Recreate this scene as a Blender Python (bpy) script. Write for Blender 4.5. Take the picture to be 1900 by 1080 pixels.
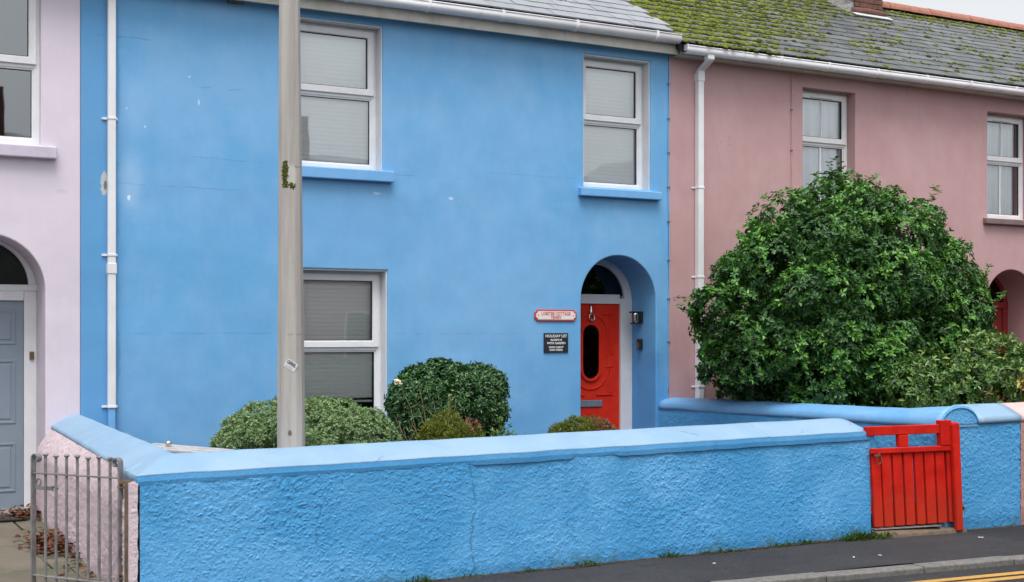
import bpy, bmesh, math, random
import numpy as np
from mathutils import Vector, Matrix, noise as mnoise

random.seed(7)
RNG = np.random.default_rng(7)
for o in list(bpy.data.objects):
    bpy.data.objects.remove(o)
SC = bpy.context.scene
COL = SC.collection
PI = math.pi
rad = math.radians

# ------------------------------------------------------------------ camera, sky, sun, exposure
cam_d = bpy.data.cameras.new('camera')
cam_d.sensor_width = 36.0
cam_d.lens = 36.0 * 2400 / 1900
cam_d.shift_y = 78 / 1900
cam_d.clip_end = 2000
cam = bpy.data.objects.new('camera', cam_d)
cam.location = (0, -12.4, 1.65)
cam.rotation_euler = (rad(90), 0, rad(-28.34))
COL.objects.link(cam)
SC.camera = cam

SUN_EL, SUN_AZ = rad(67), rad(203)          # azimuth clockwise from +Y
world = bpy.data.worlds.new('World')
SC.world = world
world.use_nodes = True
wn = world.node_tree
for n in list(wn.nodes):
    wn.nodes.remove(n)
w_out = wn.nodes.new('ShaderNodeOutputWorld')
w_bg = wn.nodes.new('ShaderNodeBackground')
w_sky = wn.nodes.new('ShaderNodeTexSky')
w_sky.sky_type = 'NISHITA'
w_sky.sun_disc = False
w_sky.sun_elevation = SUN_EL
w_sky.sun_rotation = SUN_AZ
w_sky.air_density = 1.0
w_sky.dust_density = 4.0
w_hs = wn.nodes.new('ShaderNodeHueSaturation')
w_hs.inputs['Saturation'].default_value = 0.14
wn.links.new(w_sky.outputs[0], w_hs.inputs['Color'])
wn.links.new(w_hs.outputs[0], w_bg.inputs[0])
w_bg.inputs[1].default_value = 0.15
wn.links.new(w_bg.outputs[0], w_out.inputs[0])

sun_d = bpy.data.lights.new('sun', 'SUN')
sun_d.energy = 1.3
sun_d.angle = rad(28)
sun_d.color = (1.0, 0.97, 0.93)
sun = bpy.data.objects.new('sun', sun_d)
sdir = Vector((math.cos(SUN_EL) * math.sin(SUN_AZ), math.cos(SUN_EL) * math.cos(SUN_AZ), math.sin(SUN_EL)))
sun.rotation_euler = sdir.to_track_quat('Z', 'Y').to_euler()
sun.location = sdir * 50
COL.objects.link(sun)

vs = SC.view_settings
vs.view_transform = 'Standard'
vs.look = 'None'
vs.exposure = 0.68
vs.gamma = 1.0
vs.use_curve_mapping = False

# ------------------------------------------------------------------ object helpers
ORG = {}


def link(o, parent=None):
    COL.objects.link(o)
    if parent is not None:
        o.parent = parent


def tag(o, label=None, cat=None, group=None, kind=None):
    if label: o['label'] = label
    if cat: o['category'] = cat
    if group: o['group'] = group
    if kind: o['kind'] = kind
    return o


def thing(name, loc, label, cat, group=None):
    o = bpy.data.objects.new(name, None)
    o.empty_display_size = 0.2
    o.location = loc
    link(o)
    ORG[o.name] = Vector(loc)
    return tag(o, label, cat, group)


class MB:
    """collects shapes in world coordinates; build() links them as one mesh object"""

    def __init__(s):
        s.v = []
        s.f = []

    def poly(s, pts):
        i = len(s.v)
        s.v += [tuple(p) for p in pts]
        s.f.append(tuple(range(i, i + len(pts))))

    def box(s, x0, x1, y0, y1, z0, z1):
        i = len(s.v)
        s.v += [(x0, y0, z0), (x1, y0, z0), (x1, y1, z0), (x0, y1, z0), (x0, y0, z1), (x1, y0, z1), (x1, y1, z1), (x0, y1, z1)]
        s.f += [tuple(i + k for k in q) for q in ((0, 3, 2, 1), (4, 5, 6, 7), (0, 1, 5, 4), (1, 2, 6, 5), (2, 3, 7, 6), (3, 0, 4, 7))]
        return s

    def obox(s, c, ax, ay, az):
        """oriented box: centre and three half-axis vectors"""
        c, ax, ay, az = Vector(c), Vector(ax), Vector(ay), Vector(az)
        i = len(s.v)
        for sx, sy, sz in ((-1, -1, -1), (1, -1, -1), (1, 1, -1), (-1, 1, -1), (-1, -1, 1), (1, -1, 1), (1, 1, 1), (-1, 1, 1)):
            s.v.append(tuple(c + ax * sx + ay * sy + az * sz))
        s.f += [tuple(i + k for k in q) for q in ((0, 3, 2, 1), (4, 5, 6, 7), (0, 1, 5, 4), (1, 2, 6, 5), (2, 3, 7, 6), (3, 0, 4, 7))]
        return s

    def tube(s, pts, r, n=8, cap=True, closed=False):
        pts = [Vector(p) for p in pts]
        m = len(pts)
        rs = r if isinstance(r, (list, tuple)) else [r] * m
        base = len(s.v)
        ref = None
        for k in range(m):
            if closed:
                d = (pts[(k + 1) % m] - pts[k - 1]).normalized()
            else:
                d = (pts[min(k + 1, m - 1)] - pts[max(k - 1, 0)]).normalized()
            if ref is None:
                ref = Vector((0, 0, 1)) if abs(d.z) < 0.9 else Vector((0, 1, 0))
            a = ref.cross(d)
            if a.length < 1e-5:
                a = Vector((1, 0, 0)).cross(d)
            a.normalize()
            b = d.cross(a)
            ref = b
            for j in range(n):
                t = 2 * PI * (j + 0.5) / n
                s.v.append(tuple(pts[k] + (a * math.cos(t) + b * math.sin(t)) * rs[k]))
        for k in range(m if closed else m - 1):
            for j in range(n):
                k2 = (k + 1) % m
                s.f.append((base + k * n + j, base + k * n + (j + 1) % n, base + k2 * n + (j + 1) % n, base + k2 * n + j))
        if cap and not closed:
            s.f.append(tuple(base + j for j in reversed(range(n))))
            s.f.append(tuple(base + (m - 1) * n + j for j in range(n)))
        return s

    def loft(s, rings, cap=True, close_ring=True):
        base = len(s.v)
        n = len(rings[0])
        for r in rings:
            s.v += [tuple(p) for p in r]
        for k in range(len(rings) - 1):
            for j in range(n if close_ring else n - 1):
                s.f.append((base + k * n + j, base + k * n + (j + 1) % n, base + (k + 1) * n + (j + 1) % n, base + (k + 1) * n + j))
        if cap and close_ring:
            s.f.append(tuple(base + j for j in reversed(range(n))))
            s.f.append(tuple(base + (len(rings) - 1) * n + j for j in range(n)))
        return s

    def prism_y(s, xz, y0, y1):
        """closed outline in XZ (counter-clockwise seen from -Y) pushed from y0 to y1"""
        s.loft([[(x, y0, z) for x, z in xz], [(x, y1, z) for x, z in xz]])
        return s

    def ring_y(s, outer, inner, y0, y1):
        """a flat frame between two outlines with the same number of points"""
        n = len(outer)
        b = len(s.v)
        for (pts, y) in ((outer, y0), (inner, y0), (outer, y1), (inner, y1)):
            s.v += [(x, y, z) for x, z in pts]
        for j in range(n):
            k = (j + 1) % n
            s.f += [(b + j, b + k, b + n + k, b + n + j), (b + 2 * n + j, b + 3 * n + j, b + 3 * n + k, b + 2 * n + k),
                    (b + j, b + 2 * n + j, b + 2 * n + k, b + k), (b + n + j, b + n + k, b + 3 * n + k, b + 3 * n + j)]
        return s

    def mesh(s, name, origin=Vector((0, 0, 0))):
        me = bpy.data.meshes.new(name)
        ox, oy, oz = origin
        me.from_pydata([(x - ox, y - oy, z - oz) for x, y, z in s.v], [], s.f)
        me.update()
        return me

    def build(s, name, mat, parent=None, bevel=0.0, smooth=False, seg=2, fix=True):
        org = Vector((0, 0, 0))
        if parent is not None:
            org = ORG[parent.name]
        me = s.mesh(name, org)
        if fix:
            bm = bmesh.new()
            bm.from_mesh(me)
            bmesh.ops.recalc_face_normals(bm, faces=bm.faces)
            bm.to_mesh(me)
            bm.free()
        if mat: me.materials.append(mat)
        if smooth:
            for p in me.polygons: p.use_smooth = True
        o = bpy.data.objects.new(name, me)
        link(o, parent)
        ORG[o.name] = org
        if bevel > 0:
            b = o.modifiers.new('bevel', 'BEVEL')
            b.width = bevel
            b.segments = seg
            b.limit_method = 'ANGLE'
            b.angle_limit = rad(40)
        return o


def place(name, me, parent, loc, rot=(0, 0, 0), scl=None):
    """a shared mesh as one more child at a world position"""
    o = bpy.data.objects.new(name, me)
    link(o, parent)
    org = ORG[parent.name] if parent is not None else Vector((0, 0, 0))
    o.location = Vector(loc) - org
    o.rotation_euler = rot
    if scl: o.scale = scl
    ORG[o.name] = Vector(loc)
    return o


def np_mesh(name, verts, faces, mat, parent=None, kind=None, smooth=False):
    """verts (N,3), faces (M,k) numpy"""
    org = ORG[parent.name] if parent is not None else Vector((0, 0, 0))
    verts = np.asarray(verts, dtype=np.float32) - np.array(org, dtype=np.float32)
    faces = np.asarray(faces, dtype=np.int32)
    me = bpy.data.meshes.new(name)
    k = faces.shape[1]
    me.vertices.add(len(verts))
    me.vertices.foreach_set('co', verts.ravel())
    me.loops.add(faces.size)
    me.loops.foreach_set('vertex_index', faces.ravel())
    me.polygons.add(len(faces))
    me.polygons.foreach_set('loop_start', np.arange(0, faces.size, k, dtype=np.int32))
    me.update(calc_edges=True)
    if smooth:
        me.polygons.foreach_set('use_smooth', np.ones(len(faces), dtype=bool))
    if mat: me.materials.append(mat)
    o = bpy.data.objects.new(name, me)
    link(o, parent)
    ORG[o.name] = org
    if kind: o['kind'] = kind
    return o


def arc(cx, cz, r, a0, a1, n, rz=None):
    rz = r if rz is None else rz
    return [(cx + r * math.cos(rad(a0 + (a1 - a0) * k / n)), cz + rz * math.sin(rad(a0 + (a1 - a0) * k / n))) for k in range(n + 1)]


def rect(x0, x1, z0, z1):
    return [(x0, z0), (x1, z0), (x1, z1), (x0, z1)]


def arch_outline(x0, x1, z0, zs, n=20):
    c, r = (x0 + x1) / 2, (x1 - x0) / 2
    return [(x0, z0), (x1, z0)] + arc(c, zs, r, 0, 180, n)


# ------------------------------------------------------------------ material helpers
class NT:
    def __init__(s, name):
        s.m = bpy.data.materials.new(name)
        s.m.use_nodes = True
        s.t = s.m.node_tree
        s.n = s.t.nodes
        s.b = s.n['Principled BSDF']
        s.out = s.n['Material Output']
        s._pos = None

    def add(s, typ, **kw):
        n = s.n.new(typ)
        for k, v in kw.items(): setattr(n, k, v)
        return n

    def set(s, sock, v):
        if isinstance(v, bpy.types.NodeSocket):
            s.t.links.new(v, sock)
        elif isinstance(v, (tuple, list)) and len(v) == 3 and sock.type == 'RGBA':
            sock.default_value = (*v, 1)
        else:
            sock.default_value = v

    def pos(s):
        if s._pos is None:
            s._pos = s.add('ShaderNodeNewGeometry').outputs['Position']
        return s._pos

    def obj(s):
        return s.add('ShaderNodeTexCoord').outputs['Object']

    def scaled(s, vec, sc, loc=(0, 0, 0)):
        mp = s.add('ShaderNodeMapping')
        s.t.links.new(vec, mp.inputs[0])
        mp.inputs['Scale'].default_value = sc
        mp.inputs['Location'].default_value = loc
        return mp.outputs[0]

    def noise(s, scale, detail=4, rough=0.55, vec=None, dist=0.0, color=False):
        n = s.add('ShaderNodeTexNoise')
        s.t.links.new(vec if vec is not None else s.pos(), n.inputs['Vector'])
        n.inputs['Scale'].default_value = scale
        n.inputs['Detail'].default_value = detail
        n.inputs['Roughness'].default_value = rough
        n.inputs['Distortion'].default_value = dist
        return n.outputs['Color' if color else 'Fac']

    def voro(s, scale, vec=None, feature='F1', out='Distance', rnd=1.0):
        n = s.add('ShaderNodeTexVoronoi', feature=feature)
        s.t.links.new(vec if vec is not None else s.pos(), n.inputs['Vector'])
        n.inputs['Scale'].default_value = scale
        n.inputs['Randomness'].default_value = rnd
        return n.outputs[out]

    def math(s, op, a, b=0.5, clamp=False):
        n = s.add('ShaderNodeMath', operation=op, use_clamp=clamp)
        s.set(n.inputs[0], a)
        s.set(n.inputs[1], b)
        return n.outputs[0]

    def range(s, v, a, b, c=0.0, d=1.0, smooth=True):
        n = s.add('ShaderNodeMapRange', clamp=True)
        if smooth: n.interpolation_type = 'SMOOTHSTEP'
        s.set(n.inputs[0], v)
        for k, x in zip((1, 2, 3, 4), (a, b, c, d)): n.inputs[k].default_value = x
        return n.outputs[0]

    def ramp(s, fac, stops):
        n = s.add('ShaderNodeValToRGB')
        s.set(n.inputs[0], fac)
        e = n.color_ramp.elements
        while len(e) < len(stops): e.new(0.5)
        for k, (p, c) in enumerate(stops):
            e[k].position = p
            e[k].color = (*c, 1) if not isinstance(c, float) else (c, c, c, 1)
        return n.outputs[0]

    def mix(s, fac, a, b, mode='MIX'):
        n = s.add('ShaderNodeMix', data_type='RGBA', blend_type=mode)
        s.set(n.inputs[0], fac)
        s.set(n.inputs[6], a)
        s.set(n.inputs[7], b)
        return n.outputs[2]

    def sep(s, vec=None):
        n = s.add('ShaderNodeSeparateXYZ')
        s.t.links.new(vec if vec is not None else s.pos(), n.inputs[0])
        return n.outputs

    def rnd(s):
        a = s.add('ShaderNodeNewGeometry').outputs['Random Per Island']
        b = s.add('ShaderNodeObjectInfo').outputs['Random']
        return s.math('FRACT', s.math('ADD', a, b), 0)

    def bump(s, h, strength=0.3, dist=0.01, normal=None):
        n = s.add('ShaderNodeBump')
        s.set(n.inputs['Height'], h)
        n.inputs['Strength'].default_value = strength
        n.inputs['Distance'].default_value = dist
        if normal is not None: s.t.links.new(normal, n.inputs['Normal'])
        return n.outputs[0]

    def done(s, color, rough=0.6, normal=None, spec=0.5, metal=0.0, **kw):
        s.set(s.b.inputs['Base Color'], color)
        s.set(s.b.inputs['Roughness'], rough)
        s.set(s.b.inputs['Specular IOR Level'], spec)
        s.set(s.b.inputs['Metallic'], metal)
        if normal is not None: s.t.links.new(normal, s.b.inputs['Normal'])
        for k, v in kw.items(): s.set(s.b.inputs[k.replace('_', ' ')], v)
        return s.m

    # wear with a shape of its own, in metres on the wall face
    def crack(s, x0, x1, z, width=0.006, wob=0.02, seed=0.0):
        X, Y, Z = s.sep()
        wv = s.noise(2.3, 5, 0.65, s.scaled(s.pos(), (1, 0, 0), (seed, seed * 3, 0)))
        zz = s.math('ADD', Z, s.math('MULTIPLY', s.math('SUBTRACT', wv, 0.5), wob * 2))
        d = s.math('ABSOLUTE', s.math('SUBTRACT', zz, z), 0)
        line = s.range(d, width * 0.35, width, 1, 0)
        gate = s.math('MULTIPLY', s.range(X, x0, x0 + 0.15), s.range(X, x1 - 0.15, x1, 1, 0))
        brk = s.range(s.noise(5.0, 3, 0.6, s.scaled(s.pos(), (1, 0, 1), (seed * 7, 0, 0))), 0.42, 0.56)
        return s.math('MULTIPLY', s.math('MULTIPLY', line, gate), brk)

    def blob(s, x, z, rx, rz, soft=0.25, wob=0.5, nscale=14, seed=0.0):
        X, Y, Z = s.sep()
        a = s.math('DIVIDE', s.math('SUBTRACT', X, x), rx)
        b = s.math('DIVIDE', s.math('SUBTRACT', Z, z), rz)
        d = s.math('SQRT', s.math('ADD', s.math('MULTIPLY', a, a), s.math('MULTIPLY', b, b)), 0)
        d = s.math('ADD', d, s.math('MULTIPLY', s.math('SUBTRACT', s.noise(nscale, 4, 0.6, s.scaled(s.pos(), (1, 1, 1), (seed, 0, seed))), 0.5), wob * 2))
        return s.range(d, 1 - soft, 1 + soft, 1, 0)


def addmax(t, masks):
    r = masks[0]
    for m in masks[1:]: r = t.math('MAXIMUM', r, m)
    return r


# ------------------------------------------------------------------ materials
M = {}


def facade(name, c0, c1, dark, cracks, chips, pipe_dark=None, rough=0.62):
    t = NT(name)
    big = t.noise(0.7, 5, 0.6, dist=0.4)
    mid = t.noise(3.5, 5, 0.65, t.scaled(t.pos(), (1, 1, 0.55)))
    fac = t.range(t.math('ADD', t.math('MULTIPLY', big, 0.6), t.math('MULTIPLY', mid, 0.4)), 0.36, 0.64)
    c = t.mix(fac, c0, c1)
    # faint vertical rain streaks
    st = t.noise(1.0, 5, 0.7, t.scaled(t.pos(), (9, 1, 0.5)))
    c = t.mix(t.range(st, 0.56, 0.8, 0, 0.25), c, dark)
    st2 = t.noise(1.0, 6, 0.75, t.scaled(t.pos(), (26, 1, 1.1), (5, 0, 2)))
    c = t.mix(t.range(st2, 0.60, 0.78, 0, 0.13), c, tuple(min(1, x * 1.35) for x in c1))
    pm_ = t.noise(9.0, 6, 0.7, dist=0.6)
    c = t.mix(t.range(pm_, 0.52, 0.68, 0, 0.12), c, tuple(min(1, x * 1.22) for x in c1))
    speck = t.range(t.noise(60, 3, 0.6), 0.70, 0.78, 0, 0.35)
    c = t.mix(speck, c, dark)
    # grime rising from the ground, broken edge
    Z = t.sep()[2]
    gz = t.math('ADD', Z, t.math('MULTIPLY', t.math('SUBTRACT', t.noise(2.5, 5, 0.6), 0.5), 1.6))
    c = t.mix(t.range(gz, 0.2, 1.5, 0.35, 0.0), c, dark)
    if pipe_dark:
        X = t.sep()[0]
        xx = t.math('ADD', X, t.math('MULTIPLY', t.math('SUBTRACT', t.noise(3, 4, 0.6), 0.5), 0.14))
        c = t.mix(t.range(xx, pipe_dark[0] - 0.015, pipe_dark[0] + 0.015, 0.8, 0.0), c, pipe_dark[1])
    if cracks:
        k = addmax(t, [t.crack(*a) for a in cracks])
        c = t.mix(t.math('MULTIPLY', k, 0.32), c, (dark[0] * 0.35, dark[1] * 0.4, dark[2] * 0.45))
    for (args, col, amt) in chips:
        c = t.mix(t.math('MULTIPLY', t.blob(*args), amt), c, col)
    h = t.math('ADD', t.math('MULTIPLY', t.noise(120, 3, 0.6), 0.25), t.math('MULTIPLY', t.noise(6, 4, 0.6), 1.0))
    h2 = t.noise(1.1, 2, 0.5)
    tro = t.noise(16, 4, 0.6, t.scaled(t.pos(), (1, 1, 2.2), (1, 2, 3)), dist=0.8)
    h = t.math('ADD', h, t.math('MULTIPLY', tro, 0.12))
    nb = t.bump(h, 0.28, 0.010)
    nb = t.bump(h2, 0.5, 0.06, nb)
    return t.done(c, rough, nb, 0.35)


BLUE_D = (0.075, 0.25, 0.52)
M['blue'] = facade('blue_masonry_paint', (0.120, 0.355, 0.640), (0.182, 0.404, 0.675), BLUE_D,
                   [(2.2, 2.9, 4.42, 0.008, 0.03, 1.0), (3.2, 3.75, 4.02, 0.008, 0.05, 2.0), (2.2, 3.7, 3.05, 0.006, 0.03, 3.0),
                    (3.0, 4.2, 3.34, 0.005, 0.03, 4.0), (2.4, 4.3, 1.648, 0.006, 0.008, 5.0), (5.25, 7.5, 1.645, 0.006, 0.012, 6.0),
                    (5.2, 6.3, 3.30, 0.006, 0.02, 7.0), (6.3, 7.6, 3.38, 0.004, 0.03, 8.0), (8.6, 8.75, 2.75, 0.005, 0.1, 9.0)],
                   [((2.375, 3.04, 0.032, 0.10, 0.15, 1.1, 15, 1.0), (0.50, 0.52, 0.49), 0.85),
                    ((2.385, 3.03, 0.014, 0.05, 0.2, 0.9, 20, 2.0), (0.16, 0.17, 0.16), 1.0),
                    ((2.62, 3.06, 0.10, 0.22, 0.8, 0.6, 9, 3.0), (0.45, 0.62, 0.80), 0.35),
                    ((2.60, 2.92, 0.016, 0.022, 0.4, 1.0, 40, 4.0), (0.70, 0.78, 0.86), 0.9),
                    ((3.17, 4.11, 0.008, 0.010, 0.5, 1.0, 50, 5.0), (0.60, 0.72, 0.84), 0.7),
                    ((3.26, 3.87, 0.008, 0.030, 0.5, 1.0, 40, 6.0), (0.6, 0.74, 0.88), 0.7),
                    ((2.75, 3.60, 0.009, 0.011, 0.5, 1.0, 50, 7.0), (0.60, 0.72, 0.84), 0.7),
                    ((2.58, 3.76, 0.008, 0.009, 0.5, 1.0, 50, 8.0), (0.60, 0.72, 0.84), 0.7),
                    ((2.66, 3.77, 0.12, 0.22, 0.8, 0.7, 8, 9.0), (0.34, 0.55, 0.80), 0.22),
                    ((5.95, 3.08, 0.026, 0.016, 0.3, 0.9, 30, 10.0), (0.6, 0.72, 0.86), 0.7),
                    ((5.10, 3.09, 0.04, 0.012, 0.3, 0.9, 30, 11.0), (0.5, 0.66, 0.84), 0.6),
                    ((8.55, 0.95, 0.16, 0.5, 0.5, 0.8, 6, 12.0), (0.06, 0.27, 0.60), 0.6),
                    ((6.05, 2.3, 0.5, 0.7, 0.9, 0.7, 3, 13.0), (0.22, 0.44, 0.72), 0.35),
                    ((4.6, 2.75, 0.9, 0.25, 0.8, 0.6, 4, 14.0), (0.11, 0.33, 0.62), 0.4)],
                   (2.50, (0.095, 0.295, 0.565)))
M['pink'] = facade('dusty_pink_masonry_paint', (0.450, 0.270, 0.277), (0.498, 0.322, 0.328), (0.25, 0.155, 0.16),
                   [],
                   [((9.53, 3.93, 0.008, 0.008, 0.3, 0.6, 30, 21.0), (0.2, 0.12, 0.12), 0.7), ((9.64, 3.91, 0.009, 0.007, 0.3, 0.6, 30, 22.0), (0.2, 0.12, 0.12), 0.7), ((9.64, 3.99, 0.008, 0.006, 0.3, 0.6, 30, 23.0), (0.2, 0.12, 0.12), 0.6), ((9.46, 3.86, 0.008, 0.008, 0.3, 0.6, 30, 24.0), (0.2, 0.12, 0.12), 0.6)])
M['lavender'] = facade('pale_lavender_masonry_paint', (0.62, 0.555, 0.635), (0.665, 0.60, 0.675), (0.42, 0.38, 0.46),
                       [], [((2.0, 2.95, 0.05, 0.02, 0.4, 0.7, 20, 31.0), (0.5, 0.46, 0.53), 0.5)])


def rough_paint(name, c0, c1, dark, moss=False, bumps=1.0):
    t = NT(name)
    big = t.noise(1.3, 5, 0.6, dist=0.5)
    c = t.mix(t.range(big, 0.36, 0.64), c0, c1)
    fine = t.noise(38, 5, 0.7)
    c = t.mix(t.range(fine, 0.55, 0.72, 0, 0.45), c, dark)
    streak = t.noise(1.0, 5, 0.7, t.scaled(t.pos(), (6, 6, 0.7)))
    c = t.mix(t.range(streak, 0.55, 0.8, 0, 0.4), c, dark)
    Z = t.sep()[2]
    gz = t.math('ADD', Z, t.math('MULTIPLY', t.math('SUBTRACT', t.noise(9, 5, 0.7), 0.5), 0.22))
    c = t.mix(t.range(gz, -0.05, 0.08, 0.5, 0.0), c, (dark[0] * 0.7, dark[1] * 0.7, dark[2] * 0.65))
    if moss:
        g = t.math('MULTIPLY', t.range(gz, -0.02, 0.05, 1.0, 0.0), t.range(t.noise(3.1, 4, 0.6, t.scaled(t.pos(), (1, 1, 0.3), (4, 0, 0))), 0.52, 0.62))
        c = t.mix(t.math('MULTIPLY', g, 0.4), c, (0.07, 0.12, 0.05))
        # two settlement cracks
        X = t.sep()[0]
        for (x, s1) in ((4.02, 3.0), (2.86, 8.0)):
            wv = t.noise(2.0, 5, 0.65, t.scaled(t.pos(), (0, 0, 1.6), (s1, s1, 0)))
            d = t.math('ABSOLUTE', t.math('SUBTRACT', t.math('ADD', X, t.math('MULTIPLY', t.math('SUBTRACT', wv, 0.5), 0.24)), x), 0)
            k = t.math('MULTIPLY', t.range(d, 0.003, 0.010, 1, 0), t.range(t.noise(6, 3, 0.6, t.scaled(t.pos(), (0, 0, 1), (s1, 0, 0))), 0.38, 0.5))
            if x < 3: k = t.math('MULTIPLY', k, t.math('MULTIPLY', t.range(Z, 0.25, 0.3), t.range(Z, 0.5, 0.55, 1, 0)))
            c = t.mix(t.math('MULTIPLY', k, 0.45), c, (0.03, 0.09, 0.12))
    h = t.math('ADD', t.math('MULTIPLY', t.noise(45, 4, 0.65), 1.0), t.math('MULTIPLY', t.noise(160, 3, 0.6), 0.4))
    return t.done(c, 0.9, t.bump(h, 0.75 * bumps, 0.012), 0.08)


M['blue_rough'] = rough_paint('blue_roughcast_paint', (0.075, 0.320, 0.625), (0.130, 0.405, 0.730), (0.04, 0.22, 0.49), True)
M['blue_rough_far'] = rough_paint('blue_roughcast_paint_faded', (0.082, 0.325, 0.625), (0.125, 0.395, 0.710), (0.045, 0.23, 0.50), True)
M['pink_rough'] = rough_paint('off_white_pink_roughcast', (0.56, 0.46, 0.50), (0.63, 0.53, 0.57), (0.30, 0.22, 0.21))
M['salmon_rough'] = rough_paint('salmon_pink_wall_paint', (0.44, 0.25, 0.23), (0.50, 0.30, 0.28), (0.27, 0.15, 0.14))


def coping_mat(name, c0, c1, dark):
    t = NT(name)
    c = t.mix(t.range(t.noise(2.0, 5, 0.6, dist=0.4), 0.35, 0.65), c0, c1)
    c = t.mix(t.range(t.noise(26, 5, 0.7), 0.60, 0.75, 0, 0.35), c, dark)
    v = t.voro(1.3, t.scaled(t.pos(), (1, 1, 1), (3, 1, 0)), 'DISTANCE_TO_EDGE')
    v = t.math('ADD', v, t.math('MULTIPLY', t.math('SUBTRACT', t.noise(7, 4, 0.7), 0.5), 0.12))
    k = t.math('MULTIPLY', t.range(t.math('ABSOLUTE', v, 0), 0.002, 0.007, 1, 0), t.range(t.noise(2.2, 3, 0.5), 0.5, 0.6))
    c = t.mix(t.math('MULTIPLY', k, 0.6), c, (dark[0] * 0.6, dark[1] * 0.6, dark[2] * 0.6))
    return t.done(c, 0.5, t.bump(t.math('ADD', t.noise(9, 4, 0.6), t.math('MULTIPLY', t.noise(90, 3, 0.6), 0.2)), 0.4, 0.012), 0.45)


M['coping'] = coping_mat('pale_blue_coping_paint', (0.205, 0.335, 0.475), (0.245, 0.372, 0.510), (0.10, 0.22, 0.37))
M['band'] = rough_paint('blue_band_paint', (0.075, 0.30, 0.60), (0.105, 0.345, 0.65), (0.04, 0.19, 0.45), False, 0.5)
M['coping_wall'] = coping_mat('blue_party_coping_paint', (0.135, 0.335, 0.60), (0.175, 0.375, 0.64), (0.07, 0.2, 0.42))
M['coping_pink'] = coping_mat('pale_pink_coping_paint', (0.52, 0.36, 0.35), (0.57, 0.41, 0.39), (0.3, 0.2, 0.19))


def plain(name, c0, c1=None, rough=0.5, nscale=8, bump=0.15, bscale=60, spec=0.5, metal=0.0, dirt=None, dist=0.003):
    t = NT(name)
    c1 = c1 or tuple(x * 0.85 for x in c0)
    c = t.mix(t.range(t.noise(nscale, 5, 0.6), 0.35, 0.68), c0, c1)
    if dirt:
        c = t.mix(t.range(t.noise(dirt[1], 5, 0.7, t.scaled(t.pos(), (1, 1, 0.5))), dirt[2], dirt[2] + 0.2, 0, dirt[3]), c, dirt[0])
    return t.done(c, rough, t.bump(t.noise(bscale, 3, 0.6), bump, dist), spec, metal)


M['upvc'] = plain('white_plastic', (0.74, 0.75, 0.77), (0.68, 0.69, 0.71), 0.28, 4, 0.05, 20, dirt=((0.35, 0.33, 0.30), 5, 0.56, 0.3))
M['gutter'] = plain('white_gutter_plastic', (0.80, 0.80, 0.83), (0.74, 0.74, 0.78), 0.35, 3, 0.05, 20, dirt=((0.40, 0.39, 0.38), 4, 0.55, 0.4))
M['fascia'] = plain('dirty_cream_fascia_paint', (0.60, 0.58, 0.53), (0.50, 0.48, 0.43), 0.55, 3, 0.2, 40, dirt=((0.25, 0.24, 0.19), 4, 0.52, 0.45))
M['rubber'] = plain('black_rubber_gasket', (0.015, 0.016, 0.018), None, 0.6)
M['liner'] = plain('white_reveal_lining', (0.66, 0.66, 0.68), (0.60, 0.60, 0.62), 0.4, 4, 0.05, 20, dirt=((0.35, 0.33, 0.30), 6, 0.55, 0.35))
M['sill_blue'] = plain('blue_sill_paint', (0.145, 0.375, 0.69), (0.17, 0.40, 0.71), 0.5, 5, 0.3, 50, dirt=((0.08, 0.24, 0.48), 8, 0.58, 0.4))
M['sill_lav'] = plain('lavender_sill_paint', (0.56, 0.50, 0.60), (0.50, 0.45, 0.54), 0.5, 5, 0.2, 50)
M['sill_brown'] = plain('dull_brown_sill_paint', (0.20, 0.14, 0.14), (0.16, 0.11, 0.11), 0.5, 5, 0.2, 50)
M['blind'] = plain('pale_grey_green_blind', (0.91, 0.93, 0.92), (0.88, 0.91, 0.90), 0.5, 2, 0.03)
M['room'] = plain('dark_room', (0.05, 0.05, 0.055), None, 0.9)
M['black'] = plain('black_plastic', (0.012, 0.012, 0.014), None, 0.4)
M['chrome'] = plain('polished_metal', (0.62, 0.58, 0.52), (0.5, 0.47, 0.42), 0.18, 20, 0.05, metal=1.0)
M['letterplate'] = plain('grey_blue_letterplate', (0.16, 0.20, 0.26), (0.12, 0.15, 0.20), 0.35, 20, 0.05)
M['iron'] = plain('galvanised_iron', (0.24, 0.24, 0.245), (0.16, 0.155, 0.155), 0.55, 14, 0.3, 90, metal=0.25, dirt=((0.075, 0.06, 0.05), 18, 0.55, 0.6))
M['rust'] = plain('rusty_iron', (0.17, 0.09, 0.05), (0.09, 0.05, 0.035), 0.8, 30, 0.5, 120)
M['timber'] = plain('weathered_brown_timber', (0.14, 0.10, 0.07), (0.08, 0.06, 0.045), 0.8, 12, 0.5, 60)
M['silver_board'] = plain('silvered_timber', (0.42, 0.41, 0.42), (0.30, 0.29, 0.31), 0.75, 14, 0.5, 70)
M['terracotta'] = plain('terracotta_ridge', (0.36, 0.15, 0.10), (0.28, 0.115, 0.085), 0.8, 9, 0.5, 50, dirt=((0.22, 0.2, 0.14), 7, 0.58, 0.5))
M['brick'] = plain('dark_red_brick', (0.17, 0.075, 0.055), (0.10, 0.05, 0.04), 0.9, 22, 0.7, 60, dist=0.01)
M['mortar'] = plain('grey_cement', (0.25, 0.25, 0.24), (0.11, 0.11, 0.105), 0.9, 11, 0.8, 35, dist=0.02)
M['lead'] = plain('pale_lead_flashing', (0.55, 0.56, 0.58), (0.45, 0.46, 0.48), 0.5, 8, 0.2, 40)
M['kerb'] = plain('granite_kerb', (0.17, 0.165, 0.155), (0.11, 0.108, 0.10), 0.8, 30, 0.6, 140, dist=0.006)
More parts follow.
